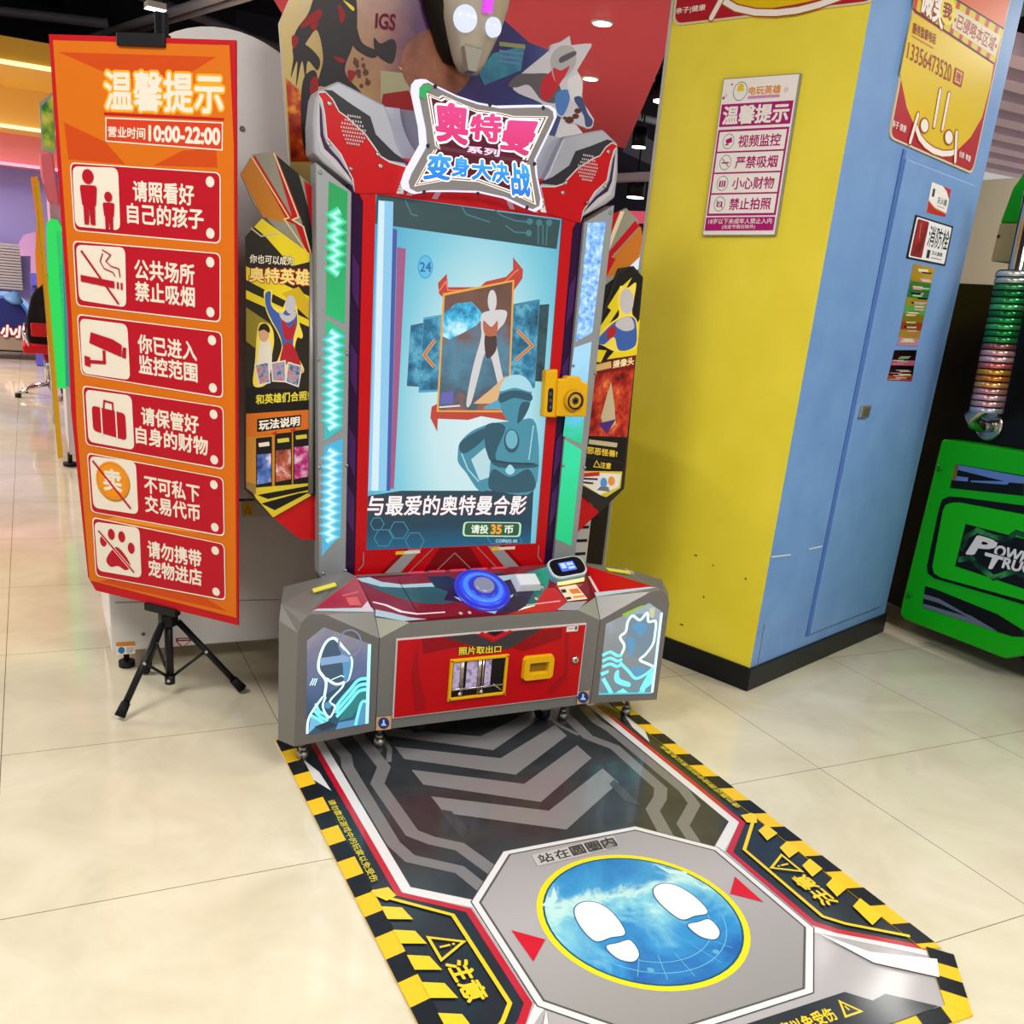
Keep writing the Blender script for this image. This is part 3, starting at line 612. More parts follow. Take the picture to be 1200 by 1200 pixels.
# plain standing figure on the card
a.blob(ks((398, 400), (470, 392), (468, 430), (440, 470), (450, 545), (468, 640), (450, 640), (425, 545), (405, 530), (385, 600), (360, 690), (345, 690), (365, 580), (392, 480), (392, 440)), fw)
a.blob(ks((405, 470), (438, 470), (440, 520), (410, 545)), fd); a.blob(ks((400, 425), (425, 445), (445, 425), (440, 470), (405, 470)), fs); a.ell(*ks((428, 362))[0], 5.2, 13, fw)
a.poly([TW(*p) for p in ks((365, 690), (420, 645), (470, 600), (476, 640), (430, 690))], E('e8b880', .9)); a.poly([TW(*p) for p in ks((400, 700), (475, 660), (474, 708), (400, 708))], E('58b0d0', .8))
a.poly([TW(*p) for p in ks((262, 655), (302, 650), (300, 690), (258, 692))], E('6a68c0', .8)); a.line(ks((258, 702), (325, 697)), .005, E('e8e8e8', .9))
for pts in (((245, 487), (210, 535), (242, 572)), ((508, 455), (556, 505), (502, 552))): a.line(ks(*pts), .016, E('2aa0c8', .8)); a.line(ks(*pts), .010, E('f0a040', .95)); a.line(ks(*pts), .004, E('c85020', .9))
# large plain figure with hands on hips, teal light
T1, T2, T3, T4 = E('3f94ac', .85), E('17566c', .8), E('a8dcea', .95), E('0c3444', .75)
a.blob(ks((318, 850), (325, 815), (360, 780), (410, 758), (450, 750), (500, 748), (568, 755), (562, 968), (425, 968), (385, 968), (345, 912), (320, 880)), T1)
a.poly([TW(*p) for p in ks((358, 868), (402, 830), (420, 870), (415, 925), (385, 935))], E('b8dce4', .95))
a.blob(ks((405, 765), (470, 765), (440, 870), (560, 880), (560, 895), (430, 885)), T2); a.blob(ks((325, 815), (400, 770), (405, 800), (340, 850)), T2)
a.blob(ks((430, 900), (485, 925), (545, 900), (560, 968), (425, 968)), T2); a.blob(ks((470, 905), (485, 918), (500, 905), (485, 885)), T3)
a.ell(*ks((490, 810))[0], 9, 14, T2); a.ell(*ks((490, 805))[0], 7, 11, E('6cb8cc', .9)); a.line(ks((428, 872), (480, 880), (558, 884)), .006, T4)
a.blob(ks((450, 660), (470, 610), (510, 600), (548, 620), (552, 680), (530, 735), (500, 760), (470, 735), (455, 700)), T1); a.blob(ks((452, 650), (475, 605), (520, 600), (550, 625), (552, 652), (500, 640)), T3); a.blob(ks((452, 662), (500, 648), (552, 660), (550, 682), (500, 672), (455, 688)), T2); a.blob(ks((520, 690), (548, 690), (530, 733), (508, 752)), T2)
a.line(ks((330, 850), (350, 900), (385, 940)), .004, T3); a.line(ks((560, 760), (545, 870)), .004, T3)
a.text('与最爱的奥特曼合影', ks((30, 985), (542, 985), (530, 1045), (26, 1048)), E('f4f0f2', 1.05), .02, E('5a2034', .8), .075)
a.rr(ks((336, 1068), (522, 1070), (518, 1117), (332, 1115)), .3, E('c8f0c0', .9)); a.rr(ks((342, 1071), (516, 1073), (512, 1113), (338, 1111)), .3, E('1e5a3c', .8))
a.text('请投', ks((362, 1078), (416, 1079), (414, 1106), (360, 1105)), E('e8f4dc', 1.), .03); a.text('35', ks((426, 1078), (458, 1079), (456, 1106), (424, 1106)), E('f0a028', 1.), .05); a.text('币', ks((468, 1080), (496, 1080), (494, 1106), (466, 1106)), E('e8f4dc', 1.), .03)
a.text('COIN(S) 00', ks((440, 1124), (508, 1125), (507, 1138), (438, 1137)), E('c8e4ec', .9), .02)
a.done('screen_picture', screen)
# ---- printed back board above the tower
BB = Pl((0, -1, 0), (0, 1.6, 0)); kb = K(460, 0, 4.0); kc = K(270, 0, 3.636)
left_edge = [(327, 27), (338, 175), (341, 210), (352, 232)]
tb = [Vector((-.50, 1.6, 2.13)), Vector((-.44, 1.6, 2.42)), Vector((-.1, 1.6, 2.62)), Vector((.12, 1.6, 2.5))]
right = [(566, 0)] + kb((530, 100), (640, 200), (735, 235), (742, 210), (790, 195), (830, 168), (838, 212), (915, 203), (934, 215), (865, 330), (893, 380), (888, 470), (945, 560), (938, 595), (915, 605), (850, 570)) + [(690, 165), (640, 190)]
out = [BB(*p) for p in left_edge[::-1]] + tb + [BB(*p) for p in right]
out += [Vector((.35, 1.6, 1.6)), Vector((-.42, 1.6, 1.6))]
b = B(); b.prism(out, (0, .012, 0), M('cfcad2', .35)); bb = b.build('back_board', AM)
a = Art(BB, .0008)
sky = NT('nebula print'); ps_ = sky.pos(); fx = sky.math('ADD', sky.math('DIVIDE', sky.math('ADD', ps_[0], .53), 1.05), sky.math('MULTIPLY', sky.math('SUBTRACT', sky.noise(5, 5), .5), .35))
sky.l(sky.ramp(fx, [(0, 'b8a060'), (.16, 'a8884a'), (.3, '8a5a50'), (.42, '4a1c4a'), (.58, '2e1c54'), (.72, '2a2a68'), (.86, '3a4a80')]), sky.b.inputs['Base Color']); sky.b.inputs['Roughness'].default_value = .2
a.poly([p for p in [BB(*q) for q in left_edge[::-1]] + tb + [BB(566, 0)] + [BB(*q) for q in kb((530, 100), (640, 200), (735, 235))] + [BB(660, 130), BB(640, 190), Vector((.35, 1.6, 1.62)), Vector((-.42, 1.6, 1.62))]], sky.m)
fire = noisy('fire print', [(.3, '5a1008'), (.5, 'a83414'), (.62, 'd88a30'), (.75, 'e8c890')], 14, 5)
a.poly(kc((235, 330), (300, 390), (350, 480), (360, 690), (258, 690), (250, 560)), fire)
a.poly(kc((640, 300), (900, 330), (900, 480), (640, 500)), M('9a9272', .4)); a.poly(kc((650, 400), (760, 385), (800, 470), (700, 510), (640, 460)), G('8a0c12')); a.poly(kc((715, 282), (800, 335), (770, 345)), G('e0c81e'))
a.ell(565, 78, 46, 58, M('7a4a3a', .4)) if 0 else a.ell(512, 75, 42, 42, noisy('planet print', [(.3, '5a3030'), (.7, 'a86a4a')], 7))
# plain dark clawed giant, seen as a print
dk_, dr_ = M('241c20', .35), G('8c1418')
a.blob(kc((380, -40), (520, -40), (540, 110), (520, 200), (490, 280), (500, 330), (560, 400), (520, 420), (400, 370), (370, 360), (395, 250), (370, 130), (330, 170), (310, 200), (265, 200), (280, 130), (330, 60)), dk_)
a.blob(kc((530, 90), (560, 180), (620, 215), (620, 245), (580, 240), (520, 190)), dk_); a.blob(kc((612, 160), (640, 185), (690, 165), (708, 200), (690, 270), (640, 250), (615, 215)), dk_)
a.blob(kc((268, 200), (320, 190), (380, 250), (370, 300), (330, 260), (320, 340), (305, 260), (280, 370), (285, 260), (258, 330), (268, 250)), dk_); a.blob(kc((310, 340), (360, 300), (370, 380), (330, 560), (315, 640), (300, 500)), dk_)
for p_ in (((330, 70), (385, 40), (380, 80), (300, 120)), ((265, 150), (290, 165), (275, 205), (262, 190)), ((340, 110), (375, 90), (360, 130)), ((460, 20), (490, 60), (470, 100)), ((440, 240), (490, 255), (470, 268)), ((345, 340), (372, 330), (370, 400), (340, 400)), ((500, 300), (535, 310), (510, 350))): a.blob(kc(*p_), dr_)
a.blob(kc((480, 0), (525, 30), (520, 45)), G('e0c040'))
for i in range(12): x = 530 + (i * 37) % 60; y = 250 + (i * 29) % 130; a.ell(*kc((x, y))[0], 1.3 + i % 3, 1.6 + i % 3, M('5a3420'))
a.text('IGS', kc((622, 58), (705, 62), (700, 130), (618, 118)), G('2a1430'), .03, G('c83a3a'), .05)
a.poly([BB(*p) for p in kb((470, 250), (620, 215), (600, 330), (430, 400), (400, 340))], noisy('teal nebula', [(.3, '2a4a78'), (.6, '3a8a98'), (.8, '6a70a8')], 8))
for i, y in enumerate((205, 238, 262, 285)): a.line(kb((500, y), (622 - i * 8, y + 14)), .012 if i == 0 else .006, M('8a8a58' if i == 0 else '5a7aa8', .4))
# standing figure print at the right end
a.blob(kb((735, 235), (742, 210), (790, 198), (830, 172), (838, 214), (913, 206), (930, 216), (862, 330), (890, 380), (886, 470), (940, 562), (932, 592), (912, 600), (770, 540), (690, 480), (560, 400)), G('c4c0c8'))
a.blob(kb((540, 400), (590, 350), (660, 345), (740, 350), (790, 420), (770, 480), (700, 470), (640, 400), (580, 410)), M('5a5458', .35)); a.blob(kb((700, 380), (745, 330), (760, 300), (800, 350), (780, 400), (730, 470), (695, 450)), G('b8202e'))
a.blob(kb((745, 260), (790, 215), (850, 225), (860, 290), (830, 345), (770, 385), (745, 330)), M('a8a4a8', .3)); a.blob(kb((752, 320), (790, 330), (830, 310), (800, 370), (770, 392)), G('c02a36')); a.blob(kb((785, 270), (850, 240), (858, 258), (790, 295)), M('55505a'))
a.blob(kb((765, 440), (820, 420), (830, 470), (800, 540), (770, 520)), G('4a78b8')); a.blob(kb((820, 380), (870, 350), (888, 400), (880, 460), (840, 470)), M('d4d0d4', .35)); a.blob(kb((850, 465), (885, 455), (915, 530), (938, 565), (930, 592), (905, 590), (895, 540)), G('3c4a78'))
for x, y, r_ in ((830, 562, 5), (868, 520, 4), (858, 545, 4), (808, 552, 2)): a.ell(*kb((x, y))[0], r_, r_ * .8, M('5a2c20'))
a.done('back_board_print', bb)

# ---- plain lit topper in front of the back board
tx, ty = BB(562, 83).x, 1.44
TP = Pl((0, -1, 0), (0, ty, 0)); zt = TP(566, 83).z; xt = TP(566, 83).x; zl = TP(562, -45).z; zb = TP(566, 84).z
chin = TP(561, 83)
b = B()
prof = [(.004, 0), (.030, .006), (.050, .035), (.072, .085), (.095, .14), (.112, .20), (.12, .26), (.118, .33), (.1, .40), (.06, .46), (.004, .49)]
b.lathe((chin.x + .008, ty + .1, chin.z), (0, 0, 1), prof, M('b4aa98', .3, .35), 40, 1., .85)
top = b.build('lit_topper', AM, .0)
b = B(); b.lathe((chin.x - .012, ty + .15, chin.z + .03), (0, 0, 1), [(r_ * 1.12 + .012, h) for r_, h in prof], M('17140f', .4), 36, 1., .8); b.build('dark_hood', top)
top['label'] = 'plain silver topper with two round white lamps and a magenta light'
for u, v, ra, rb in ((547, 21, .030, .027), (581.5, 30, .021, .027)):
    p = TP(u, v, .0); yy = 1.452 if u < 560 else 1.468
    b = B(); b.lathe((p.x, yy, p.z), (-.35 if u < 560 else .25, -1, -.1), [(ra + .006, 0), (ra + .005, .012), (ra, .014), (ra * .8, .022), (ra * .3, .026)], E('dfe6ff', 1.05), 24); b.build('round_lamp', top)
b = B(); p = TP(573, 5); b.prism([(p.x - .014, 1.432, p.z - .02), (p.x + .010, 1.432, p.z - .02), (p.x + .010, 1.432, p.z + .12), (p.x - .014, 1.432, p.z + .12)], (0, .05, 0), E('d026e8', 1.3)); b.build('light_bar', top)
b = B(); p = TP(561, 66); b.prism([(p.x - .035, 1.475, p.z + .03), (p.x + .03, 1.475, p.z + .03), (p.x + .014, 1.48, p.z - .035), (p.x - .014, 1.48, p.z - .035)], (0, .04, 0), M('9a9488', .35, .3)); b.build('vent_plate', top, .003)
# topper's dark rounded base
b = B(); b.lathe((.02, 1.5, 1.71), (0, 0, 1), [(.26, 0), (.27, .05), (.24, .10), (.17, .15), (.09, .19), (.06, .22)], M('2a2422', .35), 32, 1., .38)
base_ = b.build('topper_base', AM)
for sx in (-1, 1): b = B(); b.lathe((.02 + sx * .19, 1.475, 1.80), (0, 0, 1), [(.03, -.05), (.07, -.02), (.075, .03), (.05, .06), (.01, .075)], M('c8b020' if sx > 0 else '9a927a', .35), 20, 1., .7); b.build('shoulder_cap', base_)

# ---- printed side banners of clear acrylic
SB = Pl(NF, tw(0, 0, -.02)); kl = K(270, 160, 2.5); kr = K(620, 220, 2.857); kd = K(270, 270, 3.156)
YB, OB, BKB, GD = G('dcc41c'), G('c8661a'), G('16130f'), G('e8cf50')
def banner(fan, body, tail, label):
    b = B(); th = BK * .008
    b.prism([SB(*p, -.006) for p in fan], th, M('8a8676', .3)); b.prism([SB(*p, 0) for p in body], th, M('2a241c', .3)); b.prism([SB(*p, -.004) for p in tail], th, RED)
    o = b.build('side_banner', AM); o['label'] = label; return o
bl = banner(kl((30, 110), (65, 52), (125, 45), (245, 150), (262, 330), (238, 360), (160, 300), (70, 200)), kl((45, 292), (92, 240), (235, 345), (262, 345), (262, 1050), (240, 1052), (125, 1118), (42, 1035)), kl((125, 1116), (262, 1040), (262, 1182), (205, 1180)), 'yellow and black play guide banner')
a = Art(SB, -.0055)
a.poly(kl((30, 112), (63, 60), (165, 240), (150, 250), (95, 235)), G('b8701a')); a.poly(kl((63, 60), (72, 56), (178, 232), (165, 244)), RED); a.poly(kl((125, 45), (135, 55), (205, 235), (188, 245), (212, 262), (235, 350), (225, 345), (190, 258), (160, 245), (180, 232)), RED)
a.poly(kl((135, 55), (200, 110), (240, 250), (240, 345), (236, 350), (212, 258), (205, 235)), BKB); a.poly(kl((215, 128), (243, 150), (243, 300)), RED)
a.line(kl((62, 58), (172, 238), (158, 242), (232, 350)), .004, G('d8c080')); a.line(kl((127, 47), (200, 236), (182, 244), (214, 264), (238, 350)), .004, G('d8c8a0'))
a.off = .0008
a.poly(kl((92, 240), (235, 345), (240, 365), (180, 380), (100, 290), (70, 265)), YB); a.line(kl((60, 268), (90, 292), (140, 285)), .004, G('b8b09a'))
a.poly(kl((46, 380), (235, 470), (235, 520), (46, 420)), YB); a.poly(kl((46, 450), (236, 540), (236, 560), (46, 475)), YB); a.poly(kl((46, 500), (120, 550), (100, 640), (46, 600)), G('8a7a22')); a.poly(kl((150, 460), (200, 440), (236, 490), (236, 540)), G('c8a418'))
a.text('你也可以成为', kl((57, 345), (186, 352), (184, 378), (56, 370)), G('e8dfc8'), .02, BKB, .07); a.text('奥特英雄', kl((56, 384), (232, 390), (230, 437), (56, 424)), G('ead27c'), .035, G('a02a14'), .09)
hb, hr, hs = G('3a5aa0'), G('a8202c'), G('b8b4b8')
# plain hero print and child print
a.blob(kl((98, 455), (108, 450), (116, 448), (124, 455), (122, 490), (150, 505), (165, 480), (192, 490), (200, 540), (212, 580), (208, 592), (196, 590), (190, 630), (215, 690), (140, 700), (130, 680), (150, 620), (140, 580), (118, 540), (102, 500)), GD)
a.blob(kl((102, 462), (118, 455), (120, 495), (148, 520), (165, 505), (190, 510), (196, 545), (186, 585), (180, 620), (156, 625), (146, 585), (122, 540), (105, 500)), hb); a.blob(kl((150, 530), (172, 560), (190, 540), (184, 590), (158, 590)), hr); a.blob(kl((156, 612), (184, 612), (212, 690), (175, 660), (142, 690)), hr); a.ell(*kl((176, 492))[0], 6.4, 11, hs); a.blob(kl((145, 515), (168, 525), (190, 512), (190, 530), (168, 545), (148, 532)), hs)
a.blob(kl((72, 660), (80, 560), (98, 545), (122, 560), (128, 600), (122, 640), (110, 720), (68, 730)), GD); a.blob(kl((80, 700), (86, 602), (110, 590), (122, 640), (112, 705)), G('d8d0c0')); a.ell(*kl((98, 578))[0], 6.2, 9.5, G('c89a78')); a.blob(kl((82, 570), (88, 552), (104, 548), (115, 562), (113, 575), (98, 566)), G('2a1c14'))
for i, (q_) in enumerate((((70, 668), (112, 658), (118, 722), (84, 730)), ((118, 662), (162, 655), (164, 720), (122, 718)), ((168, 660), (212, 672), (200, 735), (160, 720)))):
    a.poly(kl(*q_), G('d8d0c8')); c_ = (sum(x for x, y in q_) / 4, sum(y for x, y in q_) / 4); a.poly(kl(*[(lerp(c_[0], x, .84), lerp(c_[1], y, .88)) for x, y in q_]), noisy('card print', [(.35, '4a3a50'), (.5, '8a98b8'), (.65, 'c86a4a')], 60))
a.poly(kl((48, 735), (236, 745), (236, 805), (48, 810)), BKB); a.text('和英雄们合照!', kl((75, 757), (230, 745), (230, 772), (75, 785)), G('d8c83a'), .03)
a.poly(kl((46, 812), (236, 800), (236, 860), (46, 880)), OB); a.poly(kl((78, 828), (208, 815), (206, 850), (78, 866)), BKB); a.text('玩法说明', kl((84, 832), (203, 820), (202, 846), (84, 861)), G('e8e0d0'), .035)
a.poly(kl((46, 880), (236, 862), (236, 1042), (120, 1060), (46, 1030)), G('b87a28'))
for i, (x0, x1, y0) in enumerate(((75, 122, 884), (130, 180, 872), (184, 232, 862))):
    a.poly(kl((x0, y0), (x1, y0 - 5), (x1, 1030 - i * 5), (x0, 1038 - i * 5)), BKB); a.poly(kl((x0 + 3, y0 + 48), (x1 - 3, y0 + 44), (x1 - 3, 1012 - i * 8), (x0 + 3, 1020 - i * 8)), noisy('guide print %d' % i, [(.3, ('2a3a78', '5a2a28', '5a1440')[i]), (.5, ('5a7ac0', 'b0583a', 'b02a78')[i]), (.68, 'e0c8d0')], 26))
    a.line(kl((x0 + 8, y0 + 20), (x1 - 8, y0 + 16)), .012, G('d8d0c0' if i == 0 else 'c8b83a'))
    if i: a.poly(kl((x0 - 10, y0 - 2), (x0 + 8, y0 - 10), (x0 + 2, y0 + 4)), G('a8281c'))
a.poly(kl((60, 1030), (236, 1015), (236, 1052), (125, 1116), (75, 1060)), G('c8b02a')); a.poly(kl((78, 1050), (236, 1022), (236, 1034), (110, 1062)), BKB); a.poly(kl((90, 1075), (200, 1045), (236, 1040), (130, 1095)), BKB); a.poly(kl((46, 1010), (75, 1020), (75, 1050), (46, 1030)), G('8a6a3a'))
a.done('banner_print', bl)
br = banner(kr((250, 215), (275, 92), (325, 68), (362, 105), (380, 165), (370, 232), (330, 268), (250, 330)), kr((225, 470), (300, 270), (350, 262), (382, 300), (318, 1008), (240, 1084), (165, 1020), (190, 780)), kr((165, 1018), (235, 1085), (150, 1165), (145, 1150)), 'yellow and black monster banner')
a = Art(SB, -.0055)
a.poly(kr((258, 170), (283, 85), (305, 78), (262, 185)), RED); a.poly(kr((375, 130), (380, 168), (370, 232), (330, 270), (262, 300), (258, 270), (300, 210)), G('b86a1c')); a.poly(kr((355, 110), (370, 128), (275, 232), (290, 238), (258, 300), (250, 290), (262, 240), (250, 235)), RED); a.poly(kr((262, 190), (305, 80), (320, 78), (262, 225)), G('d8c8a8'))
a.off = .0008
a.poly(kr((228, 470), (262, 400), (300, 290), (340, 265), (380, 300), (350, 560), (215, 585)), BKB); a.poly(kr((300, 340), (262, 400), (275, 410), (228, 480), (245, 490), (305, 400), (300, 385), (345, 300)), YB); a.poly(kr((340, 480), (372, 440), (360, 560), (260, 575), (300, 530)), YB); a.poly(kr((215, 540), (260, 545), (240, 585), (213, 580)), YB)
a.blob(kr((222, 510), (262, 460), (300, 430), (296, 380), (305, 330), (330, 335), (358, 318), (352, 370), (345, 420), (362, 450), (360, 530), (300, 550), (250, 530)), GD)
a.blob(kr((228, 512), (265, 468), (302, 440), (340, 432), (358, 452), (356, 528), (302, 545), (285, 500), (250, 525)), hb); a.blob(kr((300, 442), (340, 434), (352, 470), (320, 480), (290, 462)), hs); a.ell(*kr((327, 380))[0], 8, 15, hs); a.blob(kr((262, 478), (285, 462), (290, 490), (262, 505)), hr)
a.poly(kr((213, 592), (356, 562), (352, 604), (205, 622)), G('7a1410')); a.text('摄像头', kr((282, 580), (352, 566), (350, 592), (280, 604)), G('e8d8a8'), .03); a.line(kr((218, 605), (275, 592)), .022, G('c8a868'))
a.poly(kr((204, 625), (352, 605), (328, 835), (192, 830)), noisy('monster print', [(.3, '3a0c0c'), (.45, '9a2018'), (.58, 'c84a28'), (.7, 'e8a060'), (.8, '5a2a68')], 17, 5)); a.poly(kr((240, 770), (262, 690), (275, 650), (285, 720), (290, 790), (260, 820)), G('b8a888')); a.poly(kr((230, 790), (290, 775), (262, 825)), G('4a2a70'))
a.poly(kr((190, 832), (328, 838), (318, 920), (178, 895)), BKB); a.line(kr((200, 850), (295, 862)), .016, G('b8a888')); a.text('邪恶怪兽!', kr((195, 866), (296, 880), (294, 902), (193, 890)), G('d8b83a'), .03)
a.poly(kr((176, 900), (318, 924), (314, 950), (174, 945)), BKB); a.text('注意', kr((240, 918), (275, 922), (273, 942), (238, 938)), G('d8b83a'), .03); a.line(kr((216, 934), (226, 914), (238, 936)), .003, G('d8b83a'), True)
a.poly(kr((172, 948), (312, 950), (306, 1005), (240, 1048), (165, 985)), G('c8b42a')); a.poly(kr((174, 952), (308, 958), (300, 1002), (238, 1028), (170, 985)), G('d8d4d0')); a.line(kr((182, 962), (236, 958)), .014, G('b82a24')); a.line(kr((180, 974), (230, 976)), .007, M('3a3432')); a.line(kr((178, 986), (215, 990)), .007, M('3a3432'))
a.ell(*kr((250, 988))[0], 4, 6, G('4a8ac8')); a.ell(*kr((276, 982))[0], 4, 5.5, G('d88a3a')); a.poly(kr((226, 1012), (240, 1000), (266, 1002), (270, 1018)), M('6a6a70'))
a.poly(kr((165, 988), (240, 1030), (270, 1040), (240, 1083), (165, 1020)), M('24221f'))
a.done('banner_print', br)
# edge tube holding the left banner
b = B(); p0, p1 = SB(366, 298, .004), SB(364, 578, .004); b.cyl(p0, p1, .008, M('8a8884', .4, .4)); b.build('banner_rail', bl)

# ---- console
def mir(p): return Vector((-p[0], p[1], p[2]))
R0, R1, T1_, SM, SBk = Vector((.375, .918, .108)), Vector((.375, .920, .405)), Vector((.285, .922, .447)), Vector((.377, .967, .468)), Vector((.395, 1.10, .538))
RB = Vector((.385, 1.235, .50)); RB0 = Vector((.385, 1.235, .108))
b = B(); L = [mir(p) for p in (R0, R1, T1_, SM, SBk, RB, RB0)]
r_ = [R0, R1, T1_, SM, SBk, RB, RB0]
b.face([L[0], r_[0], r_[1], r_[2], L[2], L[1]], SIL)
b.face([r_[1], r_[3], r_[2]], M('8c8c80', .34, .25)); b.face([L[1], L[2], L[3]], M('8c8c80', .34, .25))
b.face([L[2], r_[2], r_[3], r_[4], L[4], L[3]], M('5a0a1a', .15)); b.face([L[4], r_[4], r_[5], L[5]], SIL); b.face([L[5], r_[5], r_[6], L[6]], SIL); b.face([L[6], r_[6], r_[0], L[0]], SIL)
b.face([r_[0], r_[6], r_[5], r_[4], r_[3], r_[1]], SIL); b.face([L[0], L[1], L[3], L[4], L[5], L[6]], SIL)
con = b.build('console', AM)
# console top print
CT = Pl((0, -.52, 1), (0, .925, .447)); ku = K(330, 660, 6.0); kv = K(500, 640, 6.0); kw = K(600, 640, 6.0); kx = K(340, 640, 2.857)
a = Art(CT, .0008)
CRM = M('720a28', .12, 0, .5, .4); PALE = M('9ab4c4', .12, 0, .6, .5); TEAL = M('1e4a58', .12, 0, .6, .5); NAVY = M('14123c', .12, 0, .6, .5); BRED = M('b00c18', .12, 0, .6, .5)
a.poly([CT(*p) for p in ku((530, 122), (655, 335))] + [CT(*p) for p in kx((288, 222), (402, 248), (440, 248), (905, 212), (1000, 180))] + [CT(*p) for p in kw((545, 305))] + [CT(686, 668), CT(640, 662), CT(540, 668)], CRM)
a.poly([CT(*p) for p in ku((545, 120), (690, 165), (900, 165), (1200, 150))] + [CT(560, 700), CT(520, 708), CT(500, 708)] + [CT(*p) for p in ku((880, 265), (700, 200))], TEAL)
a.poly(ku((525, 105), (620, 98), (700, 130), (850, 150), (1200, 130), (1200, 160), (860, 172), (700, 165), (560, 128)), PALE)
a.poly([CT(*p) for p in kv((0, 215), (150, 210), (260, 260), (330, 190), (520, 190), (640, 215), (760, 165), (860, 160), (830, 330), (700, 470), (520, 470), (380, 440), (260, 400), (120, 380), (150, 320), (60, 290))], NAVY)
a.poly(ku((640, 268), (740, 290), (850, 335), (960, 352), (1150, 340), (1150, 348), (950, 362), (830, 345), (730, 300), (640, 276)), M('d8c8d4', .15))
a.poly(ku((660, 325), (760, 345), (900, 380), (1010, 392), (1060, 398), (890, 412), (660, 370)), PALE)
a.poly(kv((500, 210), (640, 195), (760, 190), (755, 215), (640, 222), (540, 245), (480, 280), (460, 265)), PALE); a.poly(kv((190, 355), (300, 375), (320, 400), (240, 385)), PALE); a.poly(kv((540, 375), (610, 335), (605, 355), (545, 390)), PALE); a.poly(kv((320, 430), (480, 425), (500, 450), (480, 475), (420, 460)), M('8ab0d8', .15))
a.poly(kv((700, 185), (860, 140), (860, 250), (835, 330), (745, 440), (640, 460), (700, 420), (790, 250)), grad('green lit print', 0, .16, .36, [(0, '0e6a68'), (.5, '18b48c'), (1, '0c8a58')], .75, .6, 40)); 
a.poly(kv((640, 455), (690, 425), (820, 405), (790, 425), (730, 455)), M('c8e8e0', .15))
a.poly(kv((830, 300), (905, 290), (985, 390), (910, 455), (560, 480), (640, 455), (760, 420)), BRED); a.poly(kv((905, 270), (990, 380), (1000, 372), (930, 280)), BRED)
a.line(kv((700, 415), (940, 385)), .004, M('c8a8ac', .2)); a.poly(kv((915, 450), (985, 395), (1130, 385), (1060, 450)), SILL)
a.line(ku((822, 122), (960, 350)), .002, M('1a1216')); a.line(ku((540, 130), (650, 330)), .003, M('120c10'))
for i in range(5): a.line(kx((395 + i * 70, 90 - i * 4), (450 + i * 70, 87 - i * 4)), .010, M('b83a50', .2))
# blue glow printed rings are real lit rings of the button, see below
a.poly(kv((215, 325), (235, 300), (265, 300), (275, 340)), G('d8c83a')); a.poly(kv((500, 285), (560, 300), (540, 330)), G('d8c83a'))
a.poly(kv((925, 290), (1050, 270), (1130, 370), (990, 388)), G('e0cdb0')); a.poly(kv((940, 305), (975, 302), (985, 325), (955, 330)), M('2a2c2a')); a.poly(kv((1000, 305), (1060, 295), (1090, 330), (1020, 335)), G('c8763a')); a.poly(kv((975, 360), (1010, 355), (1020, 372), (985, 378)), M('2a2c2a')); a.line(kv((1030, 360), (1110, 350)), .010, G('d08a4a'))
for p in kv((238, 475), (300, 470), (810, 292), (770, 372)): a.disc(CT(*p), .006, M('d8d4d0', .2, .5))
a.done('console_print', con)
# push button with blue lit rings
c = CT(*kv((390, 312))[0]); n_ = CT.n
b = B(); b.lathe(c, n_, [(.092, 0), (.092, .004), (.085, .007)], E('0c1ec8', .9), 40)
pb = b.build('push_button', AM)
for r0, r1, h, m in ((.076, .066, .012, E('1230f0', 1.2)), (.066, .05, .018, E('2a6cff', 1.5)), (.05, .04, .022, E('0e24d0', .9)), (.034, .028, .030, M('8a90b0', .3, .3))):
    b = B(); b.lathe(c, n_, [(r0, .003), (r0, h - .004), (r0 - .004, h), (r1, h)], m, 36); b.build('button_ring' if r0 > .04 else 'button_cap', pb)
# square white control
c = CT(*kv((695, 275))[0]); ex = Vector((1, 0, 0)); ey = Vector((0, 1, .52)).normalized()
b = B(); q0 = [c + ex * sx * .045 + ey * sy * .03 for sx, sy in ((-1, -1), (1, -1), (1, 1), (-1, 1))]; q1 = [c + ex * sx * .036 + ey * sy * .024 + n_ * .03 for sx, sy in ((-1, -1), (1, -1), (1, 1), (-1, 1))]
b.loft(q0, q1, M('c8ccd4', .25)); b.build('square_control', AM, .004)
# card reader
c = CT(*kv((965, 200))[0]) + n_ * .03; nn = Vector((-.12, -.62, 1)).normalized(); ex = Vector((1, .0, .12)).normalized(); ex = (ex - nn * ex.dot(nn)).normalized(); ey = nn.cross(ex)
def rrc(hw, hh, r, o, k=6):
    pts = []
    for sx, sy, a0 in ((1, 1, 0), (-1, 1, 90), (-1, -1, 180), (1, -1, 270)):
        for i in range(k + 1):
            t_ = math.radians(a0 + 90 * i / k); pts.append(c + ex * (sx * (hw - r) + r * math.cos(t_)) + ey * (sy * (hh - r) + r * math.sin(t_)) + nn * o)
    return pts
b = B(); b.prism(rrc(.066, .042, .030, .0), -nn * .032, M('6aa8c4', .3)); b.prism(rrc(.066, .042, .030, .008), -nn * .008, M('b8c4cc', .25)); rd = b.build('card_reader', AM, .004)
b = B(); b.prism(rrc(.060, .036, .026, .0095), -nn * .002, M('0e1018', .12)); b.build('reader_face', rd)
b = B(); b.prism(rrc(.028, .019, .003, .0102), -nn * .001, E('3a6cf0', 1.2)); b.build('reader_screen', rd)
b = B(); 
